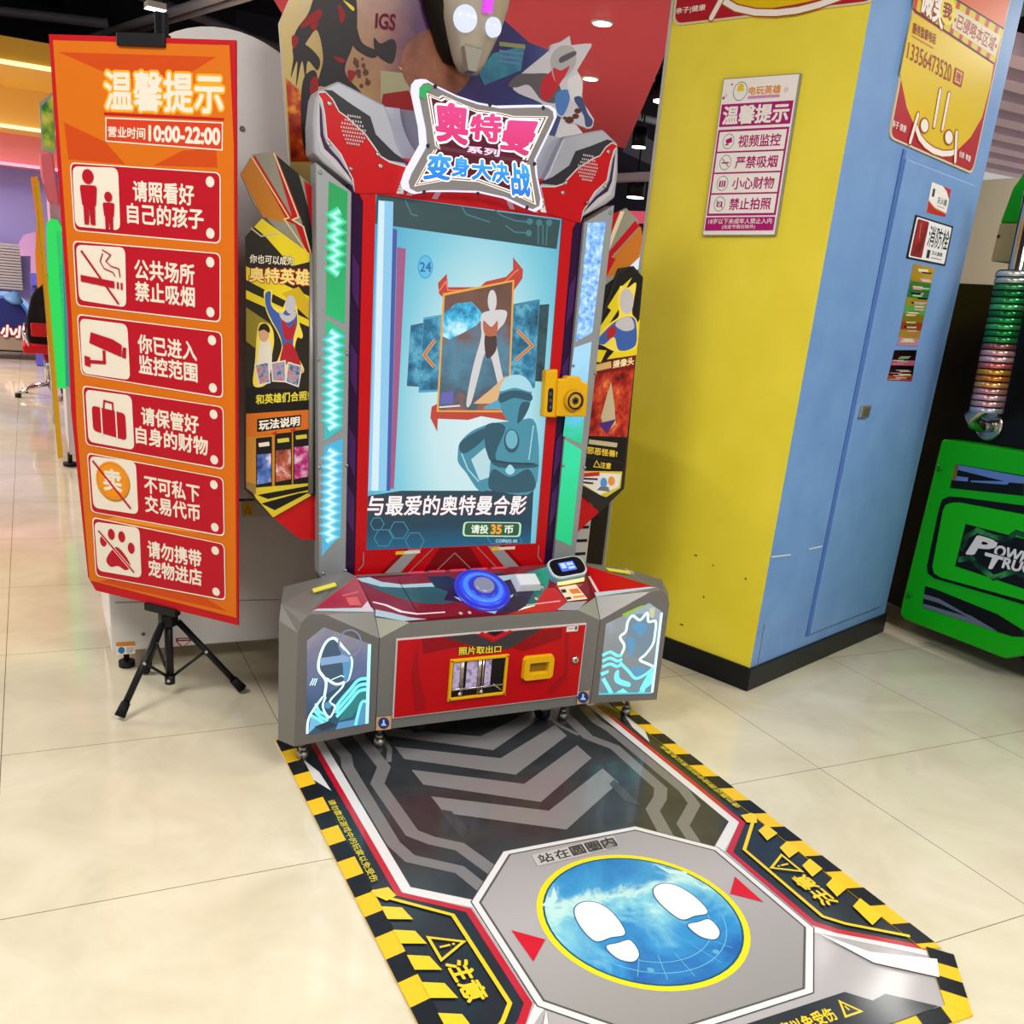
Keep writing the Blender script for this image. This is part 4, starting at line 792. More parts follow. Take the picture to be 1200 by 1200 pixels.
for dx, dy, w2, h2 in ((-.014, .004, .009, .011), (.006, .008, .006, .006), (.018, .008, .005, .006), (.012, -.008, .012, .005)):
    q = [c + ex * (dx + sx * w2) + ey * (dy + sy * h2) + nn * .0106 for sx, sy in ((-1, -1), (1, -1), (1, 1), (-1, 1))]; b.face(q, E('b8d0ff', 1.2))
b.build('reader_icons', rd)
b = B(); b.prism([c + ex * sx * .05 - ey * (.044 + d_) - nn * (.012 + o_) for sx, d_, o_ in ((-1, 0, 0), (1, 0, 0), (1, .004, .012), (-1, .004, .012))], ey * .003, E('ffe08a', 1.3)); b.build('reader_light', rd)
# front door of the console
CF = Pl((0, -1, 0), (0, .919, 0)); kf = K(440, 720, 4.615)
dx0, dx1, dz0_, dz1_ = -.325, .322, .143, .400
b = B(); b.prism([(dx0, .914, dz0_), (dx1, .914, dz0_), (dx1, .914, dz1_), (dx0, .914, dz1_)], (0, .01, 0), M('c8c4c4', .3)); b.prism([(dx0 + .004, .912, dz0_ + .004), (dx1 - .004, .912, dz0_ + .004), (dx1 - .004, .912, dz1_ - .004), (dx0 + .004, .912, dz1_ - .004)], (0, .01, 0), RED)
fd_ = b.build('front_door', AM)
DF = Pl((0, -1, 0), (0, .912, 0)); a = Art(DF, .0006)
DR1, DR2 = M('8a0810', .28), M('9a0a14', .28)
a.poly(kf((250, 135), (400, 118), (500, 160), (260, 215)), DR1); a.poly(kf((190, 330), (225, 150), (235, 330), (270, 470), (265, 520), (215, 520)), DR2); a.poly(kf((930, 420), (960, 380), (1020, 320), (1030, 100), (1045, 100), (1040, 340), (990, 400), (950, 440)), DR2); a.poly(kf((740, 180), (860, 90), (1010, 75), (1005, 130), (800, 200)), DR1)
a.poly(kf((370, 122), (540, 105), (640, 150), (745, 92), (905, 75), (720, 190), (520, 170)), M('3a3438', .3)); a.line(kf((570, 98), (645, 132), (735, 88)), .008, G('c0182a')); a.poly(kf((600, 95), (645, 118), (700, 88)), M('1c1618'))
a.text('照片取出口', kf((452, 178), (680, 168), (678, 205), (450, 222)), G('e0cc3a'), .03, M('1a1412'), .10)
a.poly(kf((1035, 68), (1098, 60), (1094, 90), (1032, 95)), G('d8d4d0')); a.poly(kf((1080, 66), (1092, 64), (1090, 82), (1078, 84)), M('3a3a3a')); a.line(kf((1042, 78), (1072, 75)), .003, M('8a8a8a'))
for i in (0, 1):
    q = (((4, 555), (80, 550), (84, 600), (5, 612)), ((1090, 415), (1160, 410), (1160, 480), (1090, 485)))[i]
a.done('door_print', fd_)
# photo outlet with yellow rim
def opening(name, q, rim, inner, parent, fr=.12):
    P = [DF(*p) for p in kf(*q)]; cc_ = sum(P, Vector()) / 4; x0 = (P[0].x + P[3].x) / 2; x1 = (P[1].x + P[2].x) / 2; z1 = (P[0].z + P[1].z) / 2; z0 = (P[2].z + P[3].z) / 2
    a_ = Art(DF, .014); outr = a_.rr([Vector((x0, .912, z1)), Vector((x1, .912, z1)), Vector((x1, .912, z0)), Vector((x0, .912, z0))], fr, M('dba80c', .35)); a_.v.clear(); a_.f.clear(); a_.mi.clear(); a_.sm.clear(); a_.ms.clear()
    return x0, x1, z0, z1, outr
x0, x1, z0, z1, outr = opening('o', ((402, 240), (716, 216), (696, 426), (388, 466)), .01, 0, fd_, .07)
YP = M('d9a40e', .32)
def frame(x0, x1, z0, z1, t_, y0, dep, m):
    b = B()
    for lo, hi in (((x0, z0), (x1, z0 + t_)), ((x0, z1 - t_), (x1, z1)), ((x0, z0), (x0 + t_, z1)), ((x1 - t_, z0), (x1, z1))): b.box((lo[0], y0, lo[1]), (hi[0], y0 + dep, hi[1]), m)
    return b
po = frame(x0, x1, z0, z1, .009, .903, .012, YP).build('photo_outlet', fd_, .002)
b = B(); b.box((x0 + .008, .9095, z0 + .008), (x1 - .008, .9115, z1 - .008), M('1a1614', .2))
ww, hh_ = x1 - x0 - .018, z1 - z0 - .018
for fx0, fx1 in ((.02, .15), (.27, .48), (.62, .74)):
    b.box((x0 + .009 + ww * fx0, .9085, z0 + .03), (x0 + .009 + ww * fx1, .9095, z1 - .012), noisy('stack print', [(.35, '8a7aa8'), (.5, 'c8b8d8'), (.65, '9a8ac0')], 40, 2))
b.build('outlet_window', po)
b = B()
for fx0 in (.17, .2, .5, .53, .58): b.cyl((x0 + .009 + ww * fx0, .907, z0 + .012), (x0 + .009 + ww * fx0, .907, z1 - .01), .0025, M('b8a898', .25, .8), n=8)
b.cyl((x0 + .01, .907, z0 + .035), (x1 - .01, .907, z0 + .035), .003, M('b8b0a8', .25, .8), n=8); b.cyl((x1 - .045, .907, z0 + .04), (x1 - .012, .907, z0 + .015), .0025, M('b8b0a8', .25, .8), n=8)
for fx0 in (.16, .57): b.lathe((x0 + .009 + ww * fx0, .905, z0 + .02), (0, -1, 0), [(.006, 0), (.004, .003)], M('e8e4e0', .2, .6), 10)
b.build('outlet_rods', po)
x0, x1, z0, z1, outr = opening('o', ((795, 222), (963, 212), (950, 340), (787, 355)), .02, 0, fd_, .2)
b = B(); wq, hq = (x1 - x0) * .19, (z1 - z0) * .27
def rring(x0, x1, z0, z1, r, y, k=5):
    return [Vector((cx_ + r * math.cos(math.radians(a0 + 90 * i / k)), y, cz_ + r * math.sin(math.radians(a0 + 90 * i / k)))) for cx_, cz_, a0 in ((x1 - r, z1 - r, 0), (x0 + r, z1 - r, 90), (x0 + r, z0 + r, 180), (x1 - r, z0 + r, 270)) for i in range(k + 1)]
oa, ob, ia, ib = rring(x0, x1, z0, z1, .014, .915), rring(x0 + .003, x1 - .003, z0 + .003, z1 - .003, .013, .897), rring(x0 + wq, x1 - wq, z0 + hq, z1 - hq, .002, .897), rring(x0 + wq + .004, x1 - wq - .004, z0 + hq + .004, z1 - hq - .004, .002, .9114)
for A_, B_ in ((oa, ob), (ob, ia), (ia, ib)): b.loft(A_, B_, YP, False)
cs = b.build('coin_return', fd_); b = B(); b.box((x0 + wq, .9108, z0 + hq), (x1 - wq, .9119, z1 - hq), M('8a6410', .5)); b.build('return_cup', cs)
b = B(); p = DF(*kf((1078, 245))[0]); b.lathe((p.x, .912, p.z), (0, -1, 0), [(.013, 0), (.012, .006), (.008, .008)], M('c8c8c8', .2, .9), 20); b.box((p.x - .0015, .9025, p.z - .005), (p.x + .0015, .9045, p.z + .005), M('2a2a2a')); b.build('lock', fd_)
# round blue warning labels below the door corners
a = Art(Pl((0, -1, 0), (0, .917, 0)), .0022)
for q in (k_ for k_ in (K(310, 640, 4.616)((605, 925), (687, 918), (683, 990), (603, 998)), K(540, 640, 4.616)((632, 788), (695, 780), (690, 848), (628, 855)))):
    a.poly(q, G('c89a6a')); cx_ = sum(p[0] for p in q) / 4; cy_ = sum(p[1] for p in q) / 4; a.ell(cx_, cy_, 6.6, 6.8, G('1c3a78')); a.poly([(cx_ - 3.5, cy_ + 3), (cx_ - 1, cy_ - .5), (cx_ - 1, cy_ - 4), (cx_ + 1, cy_ - 4), (cx_ + 1, cy_ - .5), (cx_ + 3.5, cy_ + 3)], G('b8c8e0'))
a.done('warning_label', con)
# ---- side wings
nR = Vector((-.022, -.193, 0)).normalized()
Wp = {1: Pl(nR, (.4026, .9165, 0)), -1: Pl((-nR.x, nR.y, 0), (-.4026, .9165, 0))}
kww = {1: K(600, 640, 6.0), -1: K(330, 660, 6.0)}
winpx = {1: ((965, 400), (1060, 465), (985, 1035), (605, 1045), (660, 548)), -1: ((295, 450), (630, 570), (610, 1130), (175, 1205), (178, 545))}
for s in (1, -1):
    f = (lambda p: Vector(p)) if s > 0 else (lambda p: mir(p))
    A0, A1 = (.377, .918, .108), (.377, .920, .406)
    fr_ = [A0, (.628, .8905, .104), (.622, .892, .452), (.612, .8928, .482), (.596, .8946, .499), (.582, .896, .504), (.545, .901, .499), A1]
    tip = (.579, .913, .507); sm, sbk = (.379, .967, .470), (.397, 1.10, .540)
    ro0, ro1, ro2 = (.662, .945, .104), (.660, .955, .470), (.648, .985, .508)
    bk0, bk1 = (.60, 1.2, .104), (.60, 1.16, .50); bi0, bi1 = (.397, 1.22, .104), (.397, 1.2, .525)
    b = B(); F = lambda ps, m: b.face([f(p) for p in ps], m)
    F(fr_, SILD if 0 else M('706d6b', .38, .25))
    F([A1, (.545, .901, .499), (.582, .896, .504), tip, sm], M('83827f', .34, .25))
    F([sm, tip, sbk], M('b00c18', .15, 0, .6, .5))
    F([tip, (.582, .896, .504), (.596, .8946, .499), ro2, bk1, bi1, sbk], SIL)
    F([(.596, .8946, .499), (.612, .8928, .482), (.622, .892, .452), ro1, ro2], SIL)
    F([(.622, .892, .452), (.628, .8905, .104), ro0, ro1], SIL); F([ro0, bk0, bk1, ro2, ro1], SIL); F([bk0, bi0, bi1, bk1], SIL); F([A0, A1, sm, sbk, bi1, bi0], SIL); F([A0, bi0, bk0, ro0, (.628, .8905, .104)], SIL)
    wg = b.build('side_wing', AM)
    # wing top print
    tp = Pl((f(sm) - f(tip)).cross(f(sbk) - f(tip)), f(tip)); a = Art(tp, .0008)
    V = [f(sm), f(tip), f(sbk)]; a.mapf = lambda u, v: V[0] + (V[1] - V[0]) * u + (V[2] - V[0]) * v
    a.poly([(.03, .02), (.96, .02), (.03, .95)], M('980c30' if s < 0 else 'b20c14', .12, 0, .6, .5)); a.poly([(0, 0), (.99, 0), (.9, .055), (.0, .12)], M('b0c0cc', .15, 0, .6, .5))
    if s < 0:
        for i in range(4): a.line([(.16, .2 + i * .06), (.36, .2 + i * .05)], .008, M('c85a60', .2))
        a.line([(.1, .55), (.4, .42)], .006, M('c85a60', .2)); a.poly([(.02, .02), (.25, .02), (.12, .18), (.02, .3)], M('c8b8c8', .15))
    else:
        a.line([(.06, .12), (.02, .62)], .008, M('c8c0c0', .2)); a.disc(V[2], .007, M('e0dcd8', .2))
    a.done('wing_print', wg)
    b = B()
    p1_, p2_ = f((.47, 1.062, .53)), f((.545, 1.035, .523)); b.prism([p1_ + Vector((0, -.012, .0015)), p2_ + Vector((0, -.012, .0015)), p2_ + Vector((0, .008, .0045)), p1_ + Vector((0, .008, .0045))], (0, 0, -.003), G('d8cc3a')); b.build('caution_strip', wg)
    # lit window
    W = Wp[s]; kk = kww[s]; q = [W(*p) for p in kk(*winpx[s])]
    lit = NT('lit wing picture'); pz = lit.pos(); nn_ = lit.math('ADD', lit.math('DIVIDE', lit.math('SUBTRACT', pz[2], .12), .34), lit.math('MULTIPLY', lit.math('SUBTRACT', lit.noise(9, 3, .5, 1.2), .5), .7))
    lit.l(lit.ramp(nn_, [(0, '2a4a70'), (.35, '4a6a94'), (.55, '6a7aa8'), (.75, '8a86a4'), (1, 'a8a0a8')] if s < 0 else [(0, '7aa0b0'), (.4, '98a0a4'), (.7, 'a4a8ac'), (1, 'b4c8d8')]), lit.b.inputs['Emission Color']); lit.b.inputs['Emission Strength'].default_value = .72; lit.b.inputs['Base Color'].default_value = (.03, .03, .03, 1); lit.b.inputs['Roughness'].default_value = .2
    b = B(); b.prism([p + W.n * .0015 for p in q], -W.n * .006, lit.m); lp = b.build('lit_panel', wg)
    a = Art(W, .002); LC, LC2, LB, LD = E('78e8f0', 1.2), E('d4fbff', 1.4), E('5a9cc8', .95), E('33424f', .6)
    if s < 0:
        # plain helmeted bust drawn in light
        a.poly(kk((180, 1195), (185, 1060), (300, 930), (420, 860), (560, 800), (610, 800), (605, 1125), (180, 1200)), E('2c5a74', .8))
        a.blob(kk((265, 700), (300, 560), (370, 530), (440, 600), (490, 670), (470, 820), (380, 850), (300, 810)), E('46607c', .75))
        a.curve(kk((300, 940), (312, 830), (262, 750), (268, 660), (310, 560), (370, 528), (430, 590), (492, 680), (475, 800), (440, 835), (380, 850), (312, 810)), .008, LC2)
        a.blob(kk((415, 640), (440, 610), (488, 680), (470, 810), (440, 830), (430, 720)), LB)
        a.poly(kk((600, 830), (610, 960), (560, 975), (500, 1080), (400, 1110), (470, 960), (540, 860)), E('2f8a8c', .85)); a.poly(kk((205, 1080), (300, 1085), (330, 1110), (240, 1150), (190, 1195)), E('74bfe6', 1.)); a.poly(kk((268, 668), (470, 640), (478, 690), (275, 720)), E('8fb4dc', .9)); a.line(kk((350, 820), (420, 790), (440, 800)), .003, LC2)
        for i in range(3): a.curve(kk((610, 810 + i * 38), (540, 822 + i * 40), (480, 890 + i * 42), (400, 985 + i * 40), (385, 1030 + i * 25)), .011, LC)
        for i in range(3): a.curve(kk((240 - i * 18, 985 + i * 42), (262, 1040 + i * 30), (300, 1060 + i * 34), (330, 1085 + i * 16)), .009, LC)
        a.curve(kk((310, 940), (290, 1010), (335, 1085), (375, 1010), (340, 970), (420, 880), (440, 840)), .006, LC2); a.ell(*kk((325, 1000))[0], 4, 4, LB)
        a.poly(kk((605, 980), (560, 990), (510, 1100), (400, 1120), (380, 1170), (605, 1128)), LB); a.curve(kk((608, 975), (560, 985), (520, 1140)), .010, LC); a.curve(kk((180, 1200), (195, 1080), (290, 940)), .007, LC2); a.poly(kk((230, 1150), (330, 1110), (390, 1140), (290, 1180)), LD)
        for i in range(3): a.curve(kk((200 + i * 16, 860), (222 + i * 14, 810)), .003, LC2)
        a.curve(kk((618, 570), (600, 1128)), .010, E('a8f4ff', 1.5))
        a.ring(*kk((480, 560))[0], 13, 15, .006, E('8a90b0', .8)); a.ring(*kk((280, 490))[0], 18, 16, .010, E('8a8a9a', .8)) if 0 else None
    else:
        a.poly(kk((770, 480), (800, 500), (870, 450), (960, 410), (900, 420)), E('98c83a', .9)); a.poly(kk((965, 440), (1005, 430), (1000, 500), (970, 510)), E('c8d0a0', 1.))
        a.blob(kk((810, 620), (820, 540), (870, 480), (960, 490), (1010, 560), (1000, 660), (920, 760), (850, 780), (800, 720)), E('7c98ac', .8))
        a.curve(kk((770, 760), (790, 700), (760, 640), (800, 600), (815, 530), (850, 490), (900, 520), (950, 470), (960, 530), (1010, 530), (1005, 620), (990, 690), (940, 760), (900, 800), (960, 830), (1000, 850)), .009, LC2)
        a.blob(kk((815, 640), (860, 660), (860, 760), (830, 780), (815, 720)), LB); a.poly(kk((870, 700), (905, 690), (900, 750), (860, 790), (840, 782)), E('8a98a0', .8)); a.poly(kk((840, 560), (900, 530), (960, 560), (900, 640)), LB)
        for i in range(3): a.curve(kk((635, 770 + i * 40), (690, 745 + i * 42), (740, 770 + i * 38), (775, 765 + i * 30)), .011, LC)
        a.curve(kk((760, 820), (820, 880), (870, 930), (940, 900), (1000, 850)), .011, LC); a.poly(kk((820, 850), (930, 850), (940, 880), (880, 920)), LB)
        a.blob(kk((720, 900), (750, 870), (760, 930), (830, 960), (820, 990), (730, 960)), LC); a.blob(kk((900, 1000), (970, 880), (1000, 900), (990, 960), (920, 1010)), LC); a.curve(kk((640, 930), (680, 1000), (700, 1040)), .014, LC); a.poly(kk((620, 890), (680, 870), (680, 890), (630, 915)), LC); a.poly(kk((730, 1030), (780, 1000), (830, 1040)), LC); a.poly(kk((880, 1030), (940, 1000), (930, 1030)), LC)
        a.curve(kk((1052, 470), (985, 1030)), .010, E('c8e8ff', 1.4)); a.curve(kk((612, 1040), (980, 1032)), .006, E('50c8d8', 1.1))
    a.done('panel_drawing', lp)
# feet and casters
SS = M('b8b4ac', .3, .9)
for x, y in ((-.575, 1.0), (.585, 1.0), (-.328, 1.015), (.343, 1.03), (-.32, 1.6), (.32, 1.6)):
    b = B(); b.cyl((x, y, .03), (x, y, .108 if y < 1.2 else .08), .008, SS, n=12); b.cyl((x, y, .002), (x, y, .03), .017, SS, n=16); b.cyl((x, y, .03), (x, y, .042), .013, SS, n=6); b.build('levelling_foot', AM)
for u, v in ((493, 851), (640, 836)):
    p = Pl((0, 0, 1), (0, 0, .035))(u, v); b = B(); b.cyl((p.x - .015, p.y + .03, .035), (p.x + .015, p.y + .03, .035), .033, M('24242a', .4), n=24); cw = b.build('caster', AM)
    b = B(); b.prism([(p.x - .02, p.y + .0, .045), (p.x - .02, p.y + .05, .045), (p.x - .02, p.y + .06, .108), (p.x - .02, p.y, .108)], (.04, 0, 0), M('b8b8bc', .25, .8)); b.build('caster_fork', cw, .003)
# yellow camera on the right light strip
CM = Pl(NF, tw(0, 0, .06)); kq = K(620, 220, 2.857)
b = B()
def cq(pts, o0, o1, m): b.prism([TW(*p, o1) for p in kq(*pts)], BK * (o1 - o0), m)
cq(((58, 612), (98, 608), (95, 770), (48, 768)), .012, .045, YP); cq(((98, 640), (125, 640), (130, 630), (172, 632), (176, 645), (200, 655), (192, 768), (92, 766)), .02, .055, YP)
cam_ = b.build('camera_housing', AM, .006)
p = TW(*kq((148, 712))[0], .055); b = B(); b.lathe(p, NF, [(.036, 0), (.036, .01), (.031, .014)], M('c8960c', .35), 32); b.build('lens_ring', cam_)
b = B(); b.lathe(p + NF * .004, NF, [(.029, 0), (.029, .014), (.024, .013), (.021, .006)], M('17171a', .2), 32); b.lathe(p + NF * .006, NF, [(.019, 0), (.018, .006), (.010, .009)], M('3a2c34', .05, 0, .8), 24); b.lathe(p + NF * .0145, NF, [(.008, 0), (.005, .002)], M('0a0a0e', .05), 16); b.build('lens', cam_)
a = Art(TW, .0455); a.rr(kq((65, 672), (82, 670), (78, 752), (60, 752)), .45, M('141416')); 
for y in (690, 712, 735): a.ell(*kq((72, y))[0], 1.6, 2.4, M('4a4a50', .3))
a.done('camera_grip_slot', cam_)
# ============================================================ floor mat
FLP = Pl((0, 0, 1), (0, 0, 0))
mat = thing('floor_mat', (0, .3, 0), 'large printed play mat with two white footprints lying in front of the arcade machine', 'mat')
GR, NV, YM, DKG, LG, WM, RM = (M(c, .3, 0, .4, .7) for c in ('a8a4a6', '16202a', 'e6c41a', '37393c', '747274', 'd8d6d8', 'b8142c'))
ol = [(-.622, 1.14), (-.622, -.335), (-.628, -.375), (-.5, -.53), (.5, -.53), (.628, -.375), (.622, -.335), (.622, 1.14)]
b = B(); b.prism([(x, y, .0035) for x, y in ol], (0, 0, -.003), GR); sheet = b.build('mat_sheet', mat)
a = Art(FLP, .0037, .00006); a.mapf = lambda x, y: Vector((x, y, 0))
a.text  # lettering below
def both(pts, m):
    a.poly(pts, m); a.poly([(-x, y) for x, y in pts], m)
def bline(pts, wd, m):
    a.line(pts, wd, m); a.line([(-x, y) for x, y in pts], wd, m)
both([(.525, 1.12), (.58, 1.12), (.58, -.30), (.60, -.335), (.43, -.21), (.39, -.165), (.39, .157), (.525, .27)], NV)
both([(.545, .785), (.582, .872), (.578, 1.0), (.55, .90)], WM)
both([(.47, 1.12), (.515, 1.12), (.515, .272), (.375, .165), (.378, -.17), (.42, -.215), (.60, -.345), (.58, -.36), (.38, -.2), (.35, -.18), (.35, .18), (.487, .288)], WM)
bline([(.522, 1.11), (.522, .27), (.388, .158), (.392, -.165), (.428, -.208), (.60, -.338)], .017, RM)
md = noisy('mat dark print', [(.3, '24262a'), (.6, '33373b'), (.8, '2c3c40')], 5); md.node_tree.nodes['Principled BSDF'].inputs['Coat Weight'].default_value = .7; md.node_tree.nodes['Principled BSDF'].inputs['Coat Roughness'].default_value = .12
dark = [(-.487, 1.12), (-.487, .287), (-.352, .185), (-.205, .35), (.205, .35), (.352, .185), (.487, .287), (.487, 1.12)]
a.poly(dark, noisy('mat dark print', [(.3, '2c2e32'), (.6, '3c4044'), (.8, '34484c')], 5))
bline([(.371, 1.12), (.358, .876), (.408, .787), (.402, .51), (.365, .46), (.305, .41), (.265, .28)], .040, LG)
bline([(.464, 1.1), (.448, .974), (.462, .905), (.465, .477), (.447, .40), (.345, .315), (.32, .221)], .036, LG)
bline([(.30, 1.1), (.305, .98), (.335, .9)], .016, LG)
def chev(l0, l1, t0, t1): a.poly([(-.285, l0), (.008, t0), (.292, l0), (.292, l1), (.008, t1), (-.283, l1)], M('7e7c7e', .3, 0, .4, .7))
chev(.99, .905, .825, .715); chev(.835, .742, .657, .548); chev(.672, .578, .498, .395); chev(1.13, 1.07, .98, .88)
both([(.29, .60), (.26, .58), (.25, .48), (.285, .44)], DKG)
# teal mist print
for x, y, rx_, ry_ in ((.30, .80, .03, .05),): pass
octo = [(-.205, .354), (.205, .350), (.37, .185), (.378, -.18), (.215, -.355), (-.215, -.355), (-.378, -.18), (-.37, .185)]
a.poly(octo, WM); a.line(octo, .003, M('4a4a4c', .3), True); a.poly([(x * .955, y * .955) for x, y in octo], M('55534f', .3)); a.poly([(x * .94, y * .94) for x, y in octo], grad('octagon print', 1, -.35 - .3, .35 - .3, [(0, '8a8886'), (.6, 'a6a2a4'), (1, '9a9698')], rough=.3))
a.ell(0, 0, .256, .256, M('e0d020', .3), 56); a.ell(0, 0, .241, .241, M('14506a', .3), 56)
skyp = NT('sky blue print'); sp = skyp.pos(); f_ = skyp.math('ADD', skyp.math('MULTIPLY', skyp.math('ADD', sp[1], .54), 1.9), skyp.math('MULTIPLY', skyp.math('SUBTRACT', skyp.noise(6, 6, .6, .8), .5), 1.1))
skyp.l(skyp.ramp(f_, [(0, '1a5ca4'), (.3, '2a88c4'), (.5, '7ac0d4'), (.6, 'b8dcd8'), (.72, '3a94c8'), (1, '1c70b4')]), skyp.b.inputs['Base Color']); skyp.b.inputs['Roughness'].default_value = .3
a.ell(0, 0, .236, .236, skyp.m, 56)
for r0 in (.2, .165): a.ring(0, 0, r0, r0, .002, M('6ab0d4', .3), 30, -2.6, -.3)
for t_ in (-2.2, -1.9, -1.6, -1.2, -.9): a.line([(.14 * math.cos(t_), .14 * math.sin(t_)), (.22 * math.cos(t_), .22 * math.sin(t_))], .0015, M('6ab0d4', .3))
for s in (-1, 1): a.poly([(s * .20, .10), (s * .165, .125), (s * .15, .175), (s * .175, .14), (s * .215, .115)], M('b8d8dc', .3)); a.ell(s * .09, -.17, .008, .008, M('5aa0c4', .3), 12)
WP, OUTL = M('f4f2ee', .3), M('2a5a8a', .3)
for s in (-1, 1):
    sole = smooth_closed([(.080, -.043), (.068, .03), (.083, .078), (.118, .094), (.152, .075), (.170, .02), (.164, -.043), (.122, -.045)]); heel = smooth_closed([(.083, -.068), (.116, -.066), (.150, -.068), (.146, -.112), (.117, -.134), (.088, -.114)])
    for sh in (sole, heel): a.poly([(s * x - (0 if s > 0 else -.005), y) for x, y in sh], WP); a.line([(s * x - (0 if s > 0 else -.005), y) for x, y in sh], .003, OUTL, True)
for s in (-1, 1): a.poly([(s * .325, .056), (s * .325, -.057), (s * .265, 0)], M('c4182e', .3))
a.poly([(-.142, .312), (.118, .326), (.105, .272), (-.150, .262)], M('b4b0ae', .3))
for x in (-.03, .022, .068): a.poly([(x, .315), (x + .042, .318), (x + .036, .275), (x - .004, .272)], M('7e7c7a', .3))
for i, ch in enumerate('站在圆圈内'):
    x = -.130 + i * .0495; a.text(ch, [(x, .307 + i * .003), (x + .042, .309 + i * .003), (x + .036, .272 + i * .002), (x - .006, .270 + i * .002)], M('3a3836', .3), .02)
# side warning panels
bline([(.58, .30), (.555, .262), (.432, .150), (.430, -.155), (.465, -.196), (.585, -.288)], .010, YM)
both([(.582, .30), (.54, .30), (.532, .262), (.56, .25), (.582, .28)], YM)
for s in (-1, 1):
    for y in (.215, .125, .035, -.055, -.15):
        h = .05 if y > -.1 else .075
        a.poly([(s * .58, y + .02), (s * .535, y), (s * .525, y - h), (s * .58, y - h + .02)], YM)
    # warning triangle and the word, to be read from outside the mat
    c0 = (s * .482, .052)
    tri_ = [(c0[0] - s * .028, c0[1] + .04), (c0[0] + s * .034, c0[1]), (c0[0] - s * .028, c0[1] - .04)]
    tri_ = [(s * .515, .094), (s * .445, .054), (s * .515, .014)]
    a.line(tri_, .007, YM, True); a.line([(s * .503, .054), (s * .478, .054)], .006, YM); a.ell(s * .470, .054, .0035, .0035, YM, 10)
    if s < 0: q = [(-.462, .0), (-.462, -.125), (-.512, -.125), (-.512, 0)]
    else: q = [(.46, -.125 + .13), (.46, -.128), (.512, -.125), (.512, .0)]; q = [(.462, -.125), (.462, .0), (.512, .0), (.512, -.125)]
    a.text('注意', q, YM, .035)
    if s < 0: q = [(-.552, .73), (-.552, .335), (-.572, .33), (-.572, .73)]
    else: q = [(.552, .335), (.552, .74), (.572, .74), (.572, .335)]
    a.text('请勿靠近游戏中的玩家以免受伤', q, M('c8b83a', .3), .02)
# front end of the mat
both([(.37, -.203), (.44, -.299), (.578, -.374), (.53, -.422), (.42, -.331)], M('e6e6e6', .3))
a.poly([(-.45, -.49), (-.364, -.418), (-.32, -.424), (-.28, -.381), (.28, -.381), (.32, -.424), (.364, -.418), (.45, -.49)], NV)
a.text('请勿靠近游戏中的玩家以免受伤', [(-.2, -.405), (.21, -.405), (.205, -.44), (-.205, -.44)], YM, .03)
for s in (-1, 1): a.line([(s * .225, -.44), (s * .247, -.40), (s * .27, -.44)], .005, YM, True); a.line([(s * .247, -.415), (s * .247, -.428)], .004, YM)
a.done('mat_print', sheet)
# hazard tape round the edge
a = Art(FLP, .0064, .00004); a.mapf = lambda x, y: Vector((x, y, 0))
YT, BT = M('e4b828', .25), M('1b1e24', .25)
b = a
for s in (-1, 1):
    b.prism([(s * .626, 1.14, .0062), (s * .578, 1.14, .0062), (s * .578, -.33, .0062), (s * .626, -.345, .0062)], (0, 0, -.0056), YT)
    y = 1.14; k_ = 0
    while y > -.30:
        y2 = y - .0765
        if k_ % 2 == 0: a.poly([(s * .627, y - .012), (s * .577, y + .0), (s * .577, y2), (s * .627, y2 - .012)], BT)
        y = y2; k_ += 1
    c0, c1, c2, c3 = (s * .626, -.345), (s * .592, -.30), (s * .47, -.49), (s * .505, -.532)
    b.prism([(c0[0] + s * .008, c0[1] - .03, .0062), (c1[0], c1[1] - .03, .0062), (c2[0], c2[1], .0062), (c3[0], c3[1], .0062)], (0, 0, -.0056), YT)
    for i in (0, 2):
        f0, f1 = i / 4, (i + 1) / 4; e0 = (c0[0] + s * .008, c0[1] - .03); e1 = (c1[0], c1[1] - .03)
        L2 = lambda p, q, t_: (lerp(p[0], q[0], t_), lerp(p[1], q[1], t_))
        a.poly([L2(e0, c3, f0), L2(e1, c2, f0), L2(e1, c2, f1), L2(e0, c3, f1)], BT)
b.prism([(-.47, -.49, .0062), (.47, -.49, .0062), (.505, -.534, .0062), (-.505, -.534, .0062)], (0, 0, -.0056), YT)
for i in range(6):
    x = -.42 + i * .16; a.poly([(x, -.49), (x + .075, -.49), (x + .06, -.534), (x - .015, -.534)], BT)
a.done('hazard_tape', mat)

# ============================================================ notice on a tripod stand
PO = [Vector(p) for p in ((-1.130, 1.656, 1.941), (-.720, 1.244, 1.933), (-.700, 1.294, .336), (-1.109, 1.707, .344))]
PP = Pl((PO[1] - PO[0]).cross(PO[3] - PO[0]), sum(PO, Vector()) / 4)
TS = thing('poster_stand', (-.886, 1.562, 0), 'tall orange and red rules poster on a black tripod stand', 'poster stand')
ORP, RDP, DOR, CRM2 = M('cc680a', .45), M('b20a18', .45), M('c0440a', .45), M('e0d6c8', .45); CRD = M('ae0820', .45)
bp = [PP(*p) for p in ((57, 40), (276, 47), (279, 733), (112, 692), (103, 676), (83, 480), (79, 370))]
b = B(); b.prism([p - PP.n * .0005 for p in bp], -PP.n * .006, RDP); pb_ = b.build('poster_board', TS)
a = Art(PP, .0004); s1 = K(0, 0, 3.0); s2 = K(0, 350, 2.4)
a.poly([(62, 47), (269, 53), (274, 170), (277, 724), (105, 680), (90, 500), (84, 370)], ORP)
